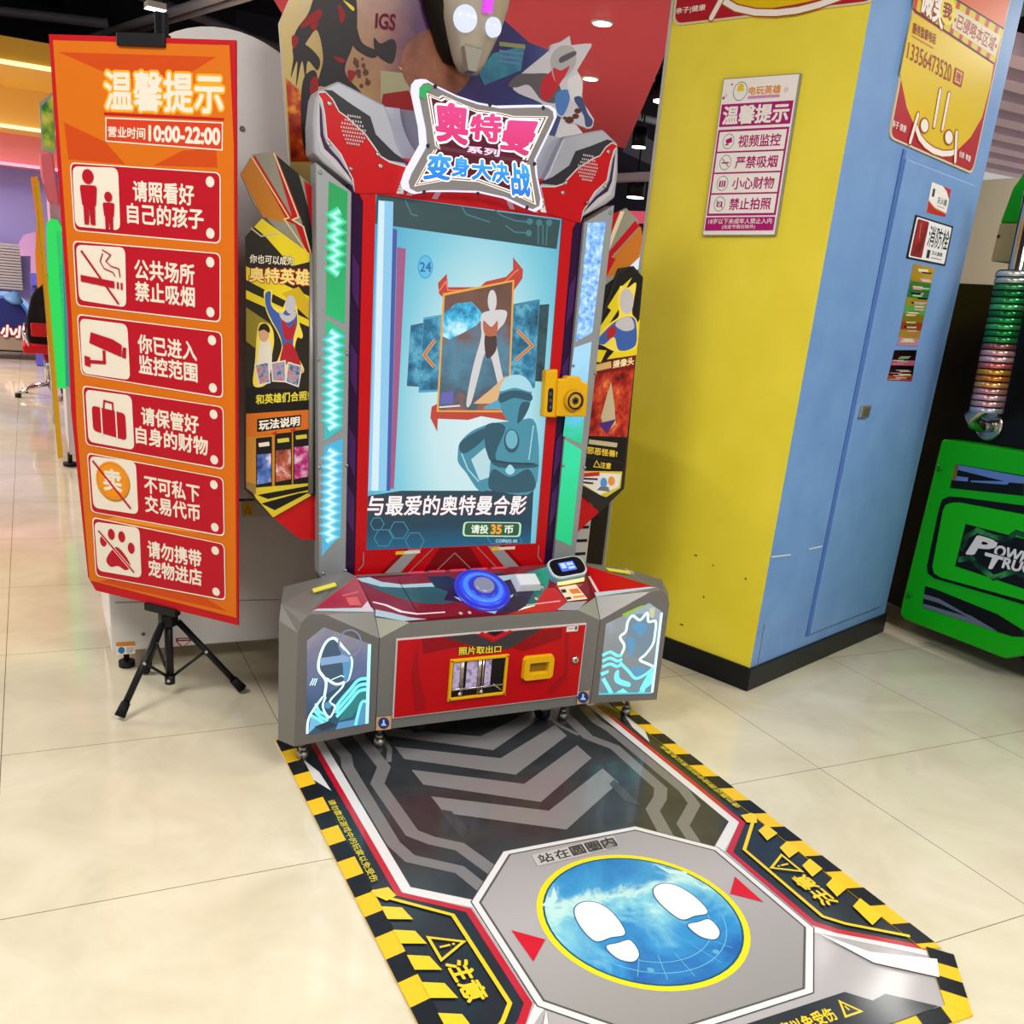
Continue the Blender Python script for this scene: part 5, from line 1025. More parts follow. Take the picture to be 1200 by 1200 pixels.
a.poly(s1((205, 183), (760, 200), (600, 300), (380, 260)), DOR); a.poly(s1((640, 530), (760, 520), (765, 590), (540, 582)), DOR); a.poly(s1((225, 430), (372, 500), (440, 578), (240, 560)), DOR); a.poly(s2((275, 795), (400, 775), (560, 830), (640, 880)), DOR); a.poly(s2((300, 620), (380, 600), (560, 660), (420, 640)), M('e68a1a', .35))
a.poly(s1((365, 405), (788, 425), (788, 415), (365, 395)), RDP)
a.text('温馨提示', s1((366, 250), (785, 262), (783, 398), (370, 384)), CRM2, .03, M('f0a01c', .35), .085)
a.rr(s1((370, 412), (784, 430), (783, 530), (371, 498)), .02, CRM2); a.rr(s1((374, 417), (780, 434), (779, 525), (375, 494)), .02, M('c83a1a', .35))
a.text('营业时间', s1((380, 444), (510, 450), (510, 490), (380, 480)), CRM2, .025); a.text('10:00-22:00', s1((524, 442), (772, 452), (772, 508), (524, 494)), CRM2, .045)
P6 = [s1((245, 570), (776, 606), (776, 858), (260, 812)), s1((255, 845), (776, 890), (776, 1135), (268, 1075)), s2((216, 42), (625, 94), (628, 281), (228, 214)), s2((231, 243), (629, 304), (631, 482), (241, 411)), s2((244, 432), (629, 504), (632, 670), (256, 600)), s2((259, 613), (632, 690), (635, 850), (269, 780))]
I6 = [s1((254, 584), (415, 590), (423, 810), (265, 796)), s1((267, 860), (440, 870), (444, 1081), (278, 1055)), s2((224, 55), (358, 72), (366, 229), (232, 210)), s2((240, 255), (370, 273), (378, 426), (249, 402)), s2((252, 442), (382, 459), (389, 607), (263, 588)), s2((265, 627), (392, 644), (398, 786), (275, 765))]
TX = [('请照看好', '自己的孩子'), ('公共场所', '禁止吸烟'), ('你已进入', '监控范围'), ('请保管好', '自身的财物'), ('不可私下', '交易代币'), ('请勿携带', '宠物进店')]
for q, iq, (t1, t2) in zip(P6, I6, TX):
    a.px(); a.rr(q, .1, CRM2); c_ = (sum(p[0] for p in q) / 4, sum(p[1] for p in q) / 4)
    a.rr([(lerp(c_[0], x, .985), lerp(c_[1], y, .965)) for x, y in q], .1, CRD)
    a.rr(iq, .13, CRM2)
    a.quad(q)
    for tt, v0, v1 in ((t1, .2, .485), (t2, .525, .81)): a.text(tt, (.43 if len(tt) == 4 else .385, v0, .83 if len(tt) == 4 else .89, v1), CRM2, .03)
    for v in (.14, .86): a.disc(a.mapf(.935, v), .0135, CRM2, 20)
def icon(i): a.px(); a.quad(I6[i])
icon(0)
for x, s, y0 in ((.35, 1, .03), (.78, .68, .38)):
    a.ell(x, y0 + .13 * s, .125 * s, .12 * s, CRD); a.rr([(x - .19 * s, y0 + .27 * s), (x + .19 * s, y0 + .27 * s), (x + .15 * s, y0 + .62 * s), (x - .15 * s, y0 + .62 * s)], .2, CRD); a.poly([(x - .13 * s, y0 + .5 * s), (x + .13 * s, y0 + .5 * s), (x + .12 * s, y0 + .92 * s), (x + .02 * s, y0 + .92 * s), (x, y0 + .62 * s), (x - .02 * s, y0 + .92 * s), (x - .12 * s, y0 + .92 * s)], CRD)
icon(1)
a.poly([(.08, .53), (.78, .58), (.78, .7), (.08, .65)], CRD); a.poly([(.83, .585), (.87, .588), (.87, .705), (.83, .70)], CRD); a.poly([(.91, .59), (.95, .594), (.95, .71), (.91, .707)], CRD)
a.line([(.9, .5), (.88, .36), (.72, .33), (.62, .25), (.72, .14), (.55, .06)], .0035, CRD); a.line([(.8, .5), (.76, .43), (.58, .38), (.5, .26), (.56, .12)], .0035, CRD); a.line([(.12, .1), (.86, .96)], .007, CRD)
icon(2)
a.poly([(.24, .22), (.7, .3), (.88, .38), (.86, .6), (.2, .42)], CRD); a.poly([(.9, .42), (.97, .42), (.95, .62), (.87, .6)], CRD); a.line([(.5, .52), (.5, .74), (.15, .76)], .010, CRD); a.poly([(.08, .66), (.2, .68), (.2, .86), (.08, .84)], CRD)
icon(3)
a.rr([(.14, .28), (.86, .34), (.86, .84), (.14, .76)], .18, CRD); a.line([(.4, .3), (.42, .16), (.6, .18), (.6, .32)], .006, CRD)
for x in (.34, .66): a.line([(x, .29), (x, .84)], .005, CRM2)
icon(4)
a.ell(.5, .44, .37, .37, M('b8741a', .35)); a.ell(.49, .41, .36, .36, M('e08a18', .35)); a.ring(.49, .41, .32, .32, .002, M('c87414', .35)); a.text('卖', (.3, .2, .68, .6), CRM2, .035); a.line([(.08, .08), (.86, .9)], .0075, CRD)
icon(5)
a.poly(smooth_closed([(.5, .44), (.66, .56), (.78, .76), (.68, .88), (.5, .82), (.33, .86), (.24, .74), (.36, .54)]), CRD)
for x, y in ((.2, .36), (.39, .2), (.62, .22), (.82, .42)): a.ell(x, y, .075, .11, CRD)
a.line([(.1, .16), (.86, .9)], .011, CRM2); a.line([(.1, .16), (.86, .9)], .0065, CRD)
a.px(); a.done('poster_print', pb_)
BLK2 = M('17171a', .4)
cp = k4 if 0 else None
tc = PP(166, 46); bc = PP(189, 713); hx = (PO[1] - PO[0]).normalized()
b = B(); b.prism([tc + hx * sx * .076 + Vector((0, 0, sz)) + PP.n * .008 for sx, sz in ((-1, -.018), (1, -.018), (1, .014), (-1, .014))], -PP.n * .03, BLK2); b.build('top_clip', TS, .003)
b = B(); b.prism([bc + hx * sx * .06 + Vector((0, 0, sz)) + PP.n * .010 for sx, sz in ((-1, -.016), (1, -.016), (1, .010), (-1, .010))], -PP.n * .03, BLK2); b.build('bottom_clip', TS, .003)
pole = Vector((-.886, 1.562, 0)); tf = [Vector((-1.059, 1.403, .0)), Vector((-.653, 1.52, .0)), Vector((-.947, 1.762, .0))]
YP_ = Pl((0, -1, 0), (0, 1.562, 0)); zc = YP_(199, 728).z
b = B(); b.cyl(pole + Vector((0, 0, .05)), pole + Vector((0, 0, zc + .02)), .0135, BLK2); b.cyl(pole + Vector((0, 0, zc)), pole + Vector((.02, -.03, 2.02)), .009, BLK2); b.build('pole', TS)
b = B(); b.prism([Vector((-.865, 1.53, 1.93)) + hx * sx * .016 + Vector((0, 0, z)) for sx, z in ((-1, 0), (1, 0), (1, .09), (-1, .09))], -PP.n * .02, BLK2); b.build('top_post', TS, .002)
b = B(); b.cyl(pole + Vector((0, 0, zc - .012)), pole + Vector((0, 0, zc + .028)), .032, BLK2, n=6); b.cyl(bc - PP.n * .02, pole + Vector((0, 0, zc + .03)), .012, BLK2); b.build('collar', TS, .002)
for t_ in tf:
    top_ = pole + (t_ - pole).normalized() * .03 + Vector((0, 0, zc)); ft = t_ + Vector((0, 0, .012)); d = (ft - top_).normalized()
    b = B(); b.cyl(top_, ft - d * .03, .011, BLK2); lg = b.build('leg', TS)
    b = B(); b.cyl(ft - d * .052, ft - d * .004, .0145, M('101012', .7), .017); b.build('rubber_foot', lg)
    md = lerp(top_, ft, .42); b = B(); b.tube([md, pole + Vector((0, 0, .062))], .005, BLK2, 8); b.lathe(md + Vector((0, -.010, 0)), (-.3, -1, 0), [(.006, 0), (.005, .004)], M('b8b8b8', .3, .8), 10); b.build('brace', TS)
b = B(); b.cyl(pole + Vector((0, 0, .044)), pole + Vector((0, 0, .075)), .017, BLK2); b.lathe(pole + Vector((-.006, -.016, .06)), (-.4, -1, 0), [(.006, 0), (.005, .004)], M('c8c8c8', .3, .8), 10); b.build('brace_hub', TS)
# ============================================================ white arched machine behind the poster
WH2 = M('cac6c4', .4)
WMc = thing('arched_cabinet', (-.6, 2.1, 0), 'pale grey cabinet with a round arched top behind the orange poster', 'arcade cabinet')
WF = Pl((0, -1, 0), (0, 1.79, 0)); AX, AR = -.64, .345
AZ = 2.065 - AR
prof = [(AX + AR, .62)] + [(AX + AR * math.cos(t_), AZ + AR * math.sin(t_)) for t_ in [math.pi * i / 28 for i in range(29)]] + [(AX - AR, .62)]
b = B(); b.prism([(x, 1.79, z) for x, z in prof], (0, .5, 0), WH2); b.build('arched_body', WMc, .004)
bx = [(-1.05, 1.785), (-.2, 1.785), (-.2, 2.3), (-1.05, 2.3)]
b = B(); b.prism([(x, y, .085) for x, y in bx], (0, 0, .53), WH2); base_b = b.build('base_box', WMc, .004)
a = Art(Pl((0, -1, 0), (0, 1.785, 0)), .001); kz = K(100, 660, 4.8)
a.line(kz((170, 222), (1090, 205)), .003, M('77706e'))
a.poly(kz((173, 445), (280, 440), (280, 508), (175, 515)), G('d8d4cc')); a.poly(kz((173, 445), (280, 440), (280, 464), (174, 469)), G('c87818')); a.ell(*kz((203, 490))[0], 4, 4, G('2a6a98')); a.line(kz((230, 478), (272, 476)), .003, M('777777')); a.line(kz((230, 490), (272, 488)), .003, M('777777')); a.line(kz((230, 500), (265, 498)), .003, M('777777'))
a.poly(kz((510, 422), (596, 418), (594, 438), (545, 476), (510, 440)), G('8a1418')); a.poly(kz((517, 440), (588, 437), (548, 468)), G('d8d0cc')); a.line(kz((522, 430), (585, 427)), .003, G('d8d0cc'))
a.poly([(283, 589), (330, 588), (330, 605), (283, 606)], M('b8b2ae')); a.poly([(284, 590), (297, 590), (297, 604), (284, 604)], G('c8a81c')); a.line([(287, 601), (290.5, 593), (294, 601)], .002, M('222222'), True)
for u, v in ((168, 743),): a.disc(a.pl(u, v), .007, M('6a6664', .3, .6))
a.done('cabinet_labels', base_b)
b = B(); p = Vector((AX + .08, 1.789, 1.62)); q_ = WF(284, 151); b.lathe((q_.x, 1.79, q_.z), (0, -1, 0), [(.009, 0), (.007, .004)], M('5a5654', .3, .7), 12); b.build('cover_screw', WMc)
for x, y in ((-.999, 1.85), (-.3, 1.85), (-.3, 2.22), (-1.0, 2.22)):
    b = B(); b.cyl((x, y, .025), (x, y, .085), .010, M('1c1b1d', .4), n=10); b.cyl((x, y, .002), (x, y, .022), .028, M('1c1b1d', .5), n=16); b.build('levelling_foot', WMc)
# coiled cable under it
b = B(); p0 = Vector((-.80, 2.02, .012)); b.tube([p0 + Vector((.05 * math.cos(t_), .03 * math.sin(t_), .004 * t_)) for t_ in [i * .35 for i in range(26)]], .006, M('b89a4a', .5), 8)
tag(b.build('coiled_cable'), 'tan coiled cable on the floor under the pale arched cabinet', 'cable')
# ---- white slotted cabinet to the right of the tower
VC = thing('slotted_cabinet', (.45, 1.9, 0), 'white cabinet with black slots half hidden behind the right side of the red arcade machine', 'cabinet')
b = B(); b.box((.42, 1.64, .04), (.745, 2.1, .95), M('c2bcc0', .45)); vb = b.build('cabinet_body', VC, .004)
VP = Pl((0, -1, 0), (0, 1.64, 0)); kv2 = K(660, 560, 7.5)
for y in (315, 434, 551, 666):
    b = B(); d_ = (315 - y) * .13; p0, p1 = VP(*kv2((70 + d_ * .0, y))[0]), VP(*kv2(((240, 225, 210, 195)[(315, 434, 551, 666).index(y)], y - 2))[0])
    p0.x = p1.x - .105; b.prism([Vector((p0.x, 1.637, p1.z - .006)), Vector((p1.x, 1.637, p1.z - .006)), Vector((p1.x, 1.637, p1.z + .006)), Vector((p0.x, 1.637, p1.z + .006))], (0, .004, 0), M('121014', .5)); b.build('slot', VC, .002)
b = B(); b.lathe((.735, 1.64, .32), (0, -1, 0), [(.007, 0), (.005, .003)], M('4a4848', .3, .7), 10); b.build('cover_screw', VC)
b = B(); b.box((.55, 2.35, 0), (1.6, 2.45, 1.15), M('8a7a58', .7)); struct(b.build('wall_partition'))

# ============================================================ green truck racing machine at the right
GM = thing('racing_machine', (2.9, .8, 0), 'black and bright green truck racing machine at the right edge beyond the blue pillar face', 'arcade machine')
GX = 2.40; GP = Pl((-1, 0, 0), (GX, 0, 0)); kg = K(1020, 480, 3.75); kh = K(1000, 200, 3.53)
BK3 = M('0e0e10', .35); GRN = M('10a010', .3); GRN2 = M('14a80e', .3)
b = B(); zt_ = Pl((-1, 0, 0), (2.47, 0, 0))(1128, 332).z; b.box((2.47, -.4, .1), (3.3, 2.3, zt_), BK3); b.box((2.47, -.4, zt_ - .02), (3.3, .95, zt_ + .25), BK3); b.build('machine_body', GM, .006)
gpx = kg((310, 132), (330, 130), (670, 185), (900, 225), (900, 1000), (680, 1080), (590, 1095), (560, 1085), (140, 920), (128, 895), (135, 850))
b = B(); b.prism([GP(*p, .03) for p in gpx], (.1, 0, 0), GRN); gp = b.build('side_panel', GM, .012, seg=3)
a = Art(GP, .0306)
KB = M('0c0c0e', .35); CBL = M('5a7ab8', .25, .1)
a.poly(kg((385, 240), (675, 290), (675, 380), (350, 345), (356, 312)), KB); a.poly(kg((388, 243), (675, 295), (675, 325), (610, 320), (600, 330), (440, 318), (440, 312), (590, 315), (385, 265)), CBL); a.poly(kg((372, 292), (430, 298), (428, 316), (368, 311)), CBL)
a.poly(kg((372, 238), (388, 240), (376, 312), (358, 310)), M('6a5a2a', .4))
ring = kg((345, 382), (400, 385), (700, 425), (900, 460), (900, 900), (700, 866), (590, 832), (280, 742), (252, 720), (248, 690), (300, 440), (315, 395)); a.poly(ring, KB)
a.poly(kg((240, 775), (290, 790), (560, 900), (675, 972), (675, 1000), (625, 998), (550, 975), (228, 870)), KB); a.poly(kg((235, 810), (300, 830), (420, 898), (440, 905), (560, 975), (520, 965), (400, 925), (228, 868), (232, 852), (430, 912), (300, 850), (234, 830)), M('5f6a7c', .25, .1))
b = B(); b.prism([GP(*p, .045) for p in kg((352, 410), (385, 408), (700, 466), (900, 500), (900, 860), (700, 848), (660, 835), (310, 738), (280, 720), (272, 690), (318, 445), (330, 420))], (.02, 0, 0), GRN2); rp = b.build('raised_panel', gp, .008, seg=3)
a.done('side_print', gp)
a = Art(GP, .0456); a.poly(kg((418, 502), (700, 575), (900, 620), (900, 840), (680, 790), (372, 688)), KB)
sn = noisy('green serpent print', [(.35, '0a1a14'), (.5, '1a5a34'), (.62, '3a8a4a'), (.72, '12301c')], 9, 4)
a.line(kg((400, 620), (420, 560), (470, 530), (540, 560), (600, 570), (640, 540), (700, 560)), .022, sn); a.line(kg((385, 660), (440, 650), (480, 690), (540, 740), (600, 720), (640, 710), (690, 740)), .024, sn)
a.poly(kg((500, 575), (475, 552), (600, 580), (600, 572), (540, 568)), M('d8d8dc')) if 0 else None
LW = M('d0d0d4', .3)
a.text('P', kg((475, 558), (556, 580), (520, 640), (428, 632)), LW, .05, KB, .1); a.text('OWER', kg((555, 595), (742, 640), (722, 690), (540, 640)), LW, .04, KB, .08); a.text('T', kg((510, 632), (600, 655), (555, 702), (500, 692)), LW, .05, KB, .1); a.text('RUCK', kg((592, 650), (772, 695), (755, 735), (578, 694)), LW, .04, KB, .08); a.poly(kg((475, 553), (560, 585), (555, 592), (505, 575)), LW)
a.done('side_lettering', rp)
for p in ((305, 257), (170, 815)): v = GP(*kg(p)[0], .03); b = B(); b.lathe(v, (-1, 0, 0), [(.016, 0), (.015, .005), (.006, .007)], M('0a7a0c', .3), 14); b.build('panel_bolt', gp)
# upper green visor and beige box
b = B(); b.prism([GP(*p, -.02) for p in kh((750, -60), (690, 30), (660, 70), (606, 217), (760, 217))], (.3, 0, 0), GRN); b.build('visor', GM, .006)
b = B(); b.prism([GP(*p, .0) for p in kh((605, 218), (760, 217), (745, 378), (567, 375))], (.2, 0, 0), M('a8966a', .45)); bb2 = b.build('beige_box', GM, .005); v = GP(*kh((601, 272))[0], .0)
b = B(); b.lathe(v, (-1, 0, 0), [(.008, 0), (.006, .004)], M('4a4234', .4, .5), 12); b.build('box_screw', bb2)
# chrome hand tube with a foil sleeve
fl = GP(*kh((565, 1055))[0], -.07); CHR = M('c8c4bc', .15, 1.)
b = B(); b.lathe((2.469, fl.y, fl.z), (-1, 0, 0), [(.066, 0), (.066, .008), (.058, .012)], CHR, 28); fg = b.build('tube_flange', GM)
tp_ = GP(*kh((700, 240))[0], .06); bt_ = GP(*kh((548, 1000))[0], .06); bt2 = Vector((bt_.x, bt_.y, bt_.z))
b = B(); b.tube([Vector((2.46, fl.y + .005, fl.z)), Vector((2.42, fl.y + .006, fl.z)), Vector((2.375, fl.y + .008, fl.z + .012)), Vector((2.35, fl.y + .01, fl.z + .04)), bt2 + Vector((0, 0, .02)), tp_ + Vector((0, 0, .2))], .030, CHR, 16); b.build('chrome_tube', GM)
foil = NT('foil sleeve'); fp = foil.pos(); sx_ = foil.math('ADD', foil.math('MULTIPLY', fp[2], 1.), foil.math('MULTIPLY', foil.noise(20, 4), .05))
foil.l(foil.ramp(foil.math('FRACT', foil.math('MULTIPLY', sx_, 28.)), [(0, 'f8f0f4'), (.18, 'b89aa8'), (.4, '3a3440'), (.6, '8a4a52'), (.8, '2c5a44'), (1, 'e8e0e8')]), foil.b.inputs['Base Color']); foil.b.inputs['Roughness'].default_value = .15; foil.b.inputs['Metallic'].default_value = .75
s0 = lerp(bt2, tp_, .0); s1_ = lerp(bt2, tp_, .78); d_ = (s1_ - s0).normalized(); n_ = 22
b = B()
for i in range(n_):
    p0 = lerp(s0, s1_, i / n_); p1 = lerp(s0, s1_, (i + .8) / n_)
    c_ = ('b8b4c8', 'c89aa0', 'd8a8b0', 'c88a8a', 'd8a060', 'c8783a', 'd0903c', 'c86a6a', 'e0b0b8', 'd8a0a8', '8a5a5a', '2a8a4a', '1c7a3c', '3aa05a', '228a4a', '1a6a38', '4aa86a', '2a9050', '1c7040', '3a8a54', 'a8b8b0', 'c8ccd0')[i]
    b.cyl(p0, p1, .066, M(c_, .18, .7), n=20); b.cyl(p1, lerp(s0, s1_, (i + 1) / n_), .060, M('2a2630', .2, .8), n=18)
b.build('foil_sleeve', GM)

zw_ = Pl((-1, 0, 0), (4.6, 0, 0))(1150, 211).z
b = B(); b.box((4.6, 1.0, 0), (4.75, 5.6, zw_), M('a9a591', .6)); struct(b.build('wall_aisle'))
# ============================================================ ceiling lamps
for i, ((u, v), lb) in enumerate((((706, 25), 'round white downlight nearest the top edge in the red ceiling'), ((692, 90.5), 'round white downlight lower in view in the red ceiling behind the silver figure'))):
    p = FC(u, v); t_ = thing('downlight', p, lb, 'ceiling light', 'downlights in the red ceiling')
    b = B(); b.lathe(p + Vector((0, 0, -.014)), (0, 0, 1), [(.058, .0), (.070, .002), (.072, .014), (.055, .014)], M('e8d8d0', .4), 32); b.build('trim_ring', t_)
    b = B(); b.lathe(p + Vector((0, 0, -.017)), (0, 0, 1), [(.056, 0), (.056, .01)], E('fff4e6', 6.), 32); b.build('lamp_face', t_)
    l = bpy.data.lights.new('downlight_glow', 'SPOT'); l.energy = 150; l.spot_size = 2.0; l.color = (1, .93, .85); o = bpy.data.objects.new('downlight_glow', l); COL.objects.link(o); o.location = p + Vector((0, 0, -.05))
ZP = Pl((0, 0, 1), (0, 0, 3.1))
for (u, v), lb in (((748.5, 172), 'black pendant lamp with a white glowing face, larger of those between machine and pillar'), ((744.5, 231), 'small black pendant lamp low between the red machine and the yellow pillar'), ((776, 118), 'black pendant lamp half hidden by the left edge of the yellow pillar')):
    p = Pl((0, 0, 1), (0, 0, 2.6))(u, v) if v == 231 else ZP(u, v); t_ = thing('pendant_lamp', p, lb, 'pendant lamp', 'black pendant lamps in the dark ceiling'); r_s = .085 if v != 231 else .11
    b = B(); b.cyl(p, p + Vector((0, 0, .2)), r_s, M('101014', .4), n=24); b.build('lamp_shade', t_)
    b = B(); b.cyl(p + Vector((0, 0, -.012)), p + Vector((0, 0, .01)), r_s * .93, E('fff6ea', 5.), n=24); b.build('lamp_face', t_)
    b = B(); b.cyl(p + Vector((0, 0, .3)), Vector((p.x, p.y, 4.6)), .012, M('0c0c0e'), n=8); b.build('cord', t_)
LP = Pl((0, 0, 1), (0, 0, 3.5)); p0, p1 = LP(171, 8.5), LP(193, 13.5); d_ = (p1 - p0); wv = Vector((-d_.y, d_.x, 0)).normalized() * .07
b = B(); b.prism([p0 - wv, p1 - wv, p1 + wv, p0 + wv], (0, 0, .05), M('d8d8d8')); 
t_ = thing('linear_lamp', (p0 + p1) / 2, 'short white linear lamp in the dark ceiling above the orange poster', 'ceiling light'); b.build('lamp_housing', t_)
b = B(); b.prism([p0 - wv * .9 + Vector((0, 0, -.004)), p1 - wv * .9 + Vector((0, 0, -.004)), p1 + wv * .9 + Vector((0, 0, -.004)), p0 + wv * .9 + Vector((0, 0, -.004))], (0, 0, .006), E('fff4ff', 5.)); b.build('lamp_face', t_)
for p in (p0, p1): b = B(); b.cyl(p + Vector((0, 0, .05)), Vector((p.x, p.y, 4.6)), .008, M('2a2a30'), n=6); b.build('hanger', t_)
PIP = M('6a6672', .5, .2); PIL = M('c4c0cc', .45, .1)
CP = Pl((0, 0, 1), (0, 0, 3.9))
def pipe(name, ua, ub, r_, m, lb, cat, z=3.9, box=False):
    P_ = Pl((0, 0, 1), (0, 0, z)); a_, b_ = P_(*ua), P_(*ub); d = (b_ - a_).normalized(); a_ = a_ - d * .6; b_ = b_ + d * .6
    bb_ = B()
    if box: s_ = Vector((-d.y, d.x, 0)) * r_; bb_.prism([a_ - s_, b_ - s_, b_ + s_, a_ + s_], (0, 0, r_ * 1.2), m)
    else: bb_.cyl(a_, b_, r_, m, n=12)
    tag(bb_.build(name), lb, cat, 'ducts and pipes under the dark ceiling')
pipe('ceiling_duct', (-20, 28), (130, 52), .22, M('4a4654', .5), 'wide dark duct crossing the top left corner of the ceiling', 'duct', 4.1, True)
pipe('ceiling_pipe', (120, 40), (245, 0), .045, PIL, 'thin grey pipe slanting up behind the top of the orange poster', 'pipe', 3.9)
pipe('ceiling_pipe', (140, 42), (262, 6), .03, PIL, 'thinner grey pipe just below the slanting pipe above the orange poster', 'pipe', 3.9)
pipe('ceiling_pipe', (200, 8), (325, 55), .05, PIP, 'dark pipe running down towards the back board above the pale arched cabinet', 'pipe', 4.0)
pipe('ceiling_duct', (60, 0), (90, 44), .16, M('24222b', .5), 'dark duct hanging left of the orange poster top', 'duct', 4.2, True)
pipe('ceiling_pipe', (-10, 12), (60, 20), .05, M('8a8692', .5, .2), 'grey pipe in the top left corner of the ceiling', 'pipe', 3.8)
pipe('ceiling_pipe', (745, 88), (782, 92), .05, PIL, 'thin pale pipe between the red ceiling edge and the pillar', 'pipe', 3.9)
pipe('ceiling_pipe', (735, 133), (775, 144), .05, PIL, 'pale pipe above the larger pendant lamp beside the pillar', 'pipe', 3.9)
pipe('ceiling_duct', (725, 213), (770, 211), .07, M('b8b4c0', .5), 'pale strip duct just above the small pendant lamp', 'duct', 2.75, True)
pipe('ceiling_duct', (728, 186), (768, 204), .25, M('3a3850', .5), 'dark violet duct below the larger pendant lamp', 'duct', 3.2, True)

# ============================================================ far left: claw machine, chair, ride
CYY = 5.4; CL = Pl((0, -1, 0), (0, CYY, 0)); cx0, cx1 = -1.13, -.35
CLW = thing('claw_machine', (-.75, 5.8, 0), 'prize machine with a green lit panel and yellow trim left of the orange poster', 'claw machine')
b = B(); b.box((-1.055, CYY, .09), (cx1, 6.2, .62), M('c8c4c4', .4)); b.build('cabinet_base', CLW, .006)
b = B(); b.box((-1.08, CYY + .02, .62), (cx1, 6.2, 1.75), M('c89ab0', .5)); b.build('cabinet_body', CLW)
b = B(); b.prism([CL(*p, .012) for p in ((54, 262), (60, 256), (68, 258), (73, 268), (78, 440), (77, 456), (66, 454), (60, 430))], (0, .03, 0), E('12d858', 1.)); b.build('lit_panel', CLW, .004)
b = B(); b.prism([CL(*p, .012) for p in ((66, 270), (84, 275), (90, 455), (77, 452))], (0, .03, 0), E('3aa8a0', .6)); b.build('side_glass', CLW)
b = B(); b.prism([CL(*p, .02) for p in ((40, 212), (46, 212), (74, 536), (68, 538))], (0, .04, 0), M('d8a818', .4)); b.build('yellow_trim', CLW)
ag = NT('clear acrylic'); ag.b.inputs['Transmission Weight'].default_value = 1.; ag.b.inputs['Roughness'].default_value = .05; ag.b.inputs['IOR'].default_value = 1.1; ag.b.inputs['Base Color'].default_value = (.95, .95, .96, 1)
b = B(); b.prism([CL(*p, .02) for p in ((38, 212), (42, 212), (68, 536), (56, 530), (46, 380))], (0, .012, 0), ag.m); b.build('acrylic_wing', CLW)
b = B(); b.prism([CL(*p, .01) for p in ((46, 120), (62, 108), (66, 180), (49, 176))], (0, .03, 0), M('a8a8a0', .4)); hd = b.build('header_board', CLW)
a = Art(CL, .012); a.poly([(48, 125), (62, 112), (64, 176), (51, 172)], noisy('leaf print', [(.35, '2a8a3a'), (.5, 'a8c83a'), (.65, 'f0e06a')], 9)); a.done('header_print', hd)
b = B(); b.prism([CL(*p, .008) for p in ((46, 180), (62, 180), (70, 240), (56, 236), (48, 205))], (0, .06, 0), M('e0707c', .6)); b.build('pink_cover', CLW, .01)
b = B(); b.prism([CL(*p, .01) for p in ((66, 412), (92, 416), (94, 452), (70, 452))], (0, .02, 0), E('e05a3a', .7)); b.build('coin_panel', CLW)
b = B(); b.prism([CL(*p, .008) for p in ((72, 415), (90, 420), (92, 450), (75, 440))], (0, .012, 0), noisy('fruit print', [(.35, 'd8d8c8'), (.55, '8ab83a'), (.7, 'e8e0d0')], 8)); b.build('fruit_label', CLW)
for u in (83,):
    p = FLP(u, 548); b = B(); b.cyl((p.x, p.y + .06, .02), (p.x, p.y + .06, .09), .015, BLK2, n=10); b.cyl((p.x, p.y + .06, .002), (p.x, p.y + .06, .025), .045, BLK2, n=16); b.build('levelling_foot', CLW)
for x, y in ((-.4, 5.5), (-.4, 6.1), (-1.0, 6.1)):
    b = B(); b.cyl((x, y, .002), (x, y, .09), .03, BLK2, n=12); b.build('levelling_foot', CLW)
# chair
CHX, CHY = -1.12, 8.9; CHP = Pl((0, -1, 0), (0, CHY, 0))
CHR_ = thing('swivel_chair', (CHX, CHY, 0), 'black and red chair with chrome arms beyond the prize machine', 'chair')
RDC = M('b8141c', .4); CHM = M('c8c8cc', .15, 1.)
b = B(); b.prism([Vector((p.x, CHY - .05, p.z)) for p in (CHP(*q) for q in ((31, 372), (36, 348), (47, 326), (62, 318), (80, 330), (82, 400), (80, 412), (40, 412), (32, 396)))], (0, .12, 0), M('121014', .7)); b.build('backrest', CHR_, .02)
zs = CHP(50, 410).z; za = CHP(38, 384).z
b = B(); b.box((CHX - .2, CHY - .25, zs - .02), (CHX + .25, CHY + .25, zs + .06), RDC); b.build('seat', CHR_, .02)
b = B(); b.box((CHX - .12, CHY - .27, za - .06), (CHX + .2, CHY - .22, za + .06), RDC); b.build('lumbar_pad', CHR_, .015)
for s in (-1, 1):
    xx = CHX + .02 + s * .19; b = B(); b.tube([(xx, CHY + .2, zs), (xx - .02, CHY + .22, za - .05), (xx, CHY + .2, za + .01), (xx, CHY, za + .03), (xx, CHY - .22, za + .01), (xx - .0, CHY - .26, za - .06), (xx + .04 * -s, CHY - .22, zs)], .014, CHM, 10); b.build('armrest', CHR_)
b = B(); b.cyl((CHX, CHY, .1), (CHX, CHY, zs), .03, CHM); b.build('column', CHR_)
for k_ in range(5):
    an = k_ * 2 * math.pi / 5 + 3.6; e_ = Vector((CHX + .3 * math.cos(an), CHY + .3 * math.sin(an), .03)); b = B(); b.tube([(CHX, CHY, .12), (CHX + .18 * math.cos(an), CHY + .18 * math.sin(an), .09), e_], .018, CHM, 8); b.cyl(e_ + Vector((0, 0, -.028)), e_ + Vector((0, 0, .012)), .028, M('1a1a1c', .5), n=12); b.build('leg', CHR_)
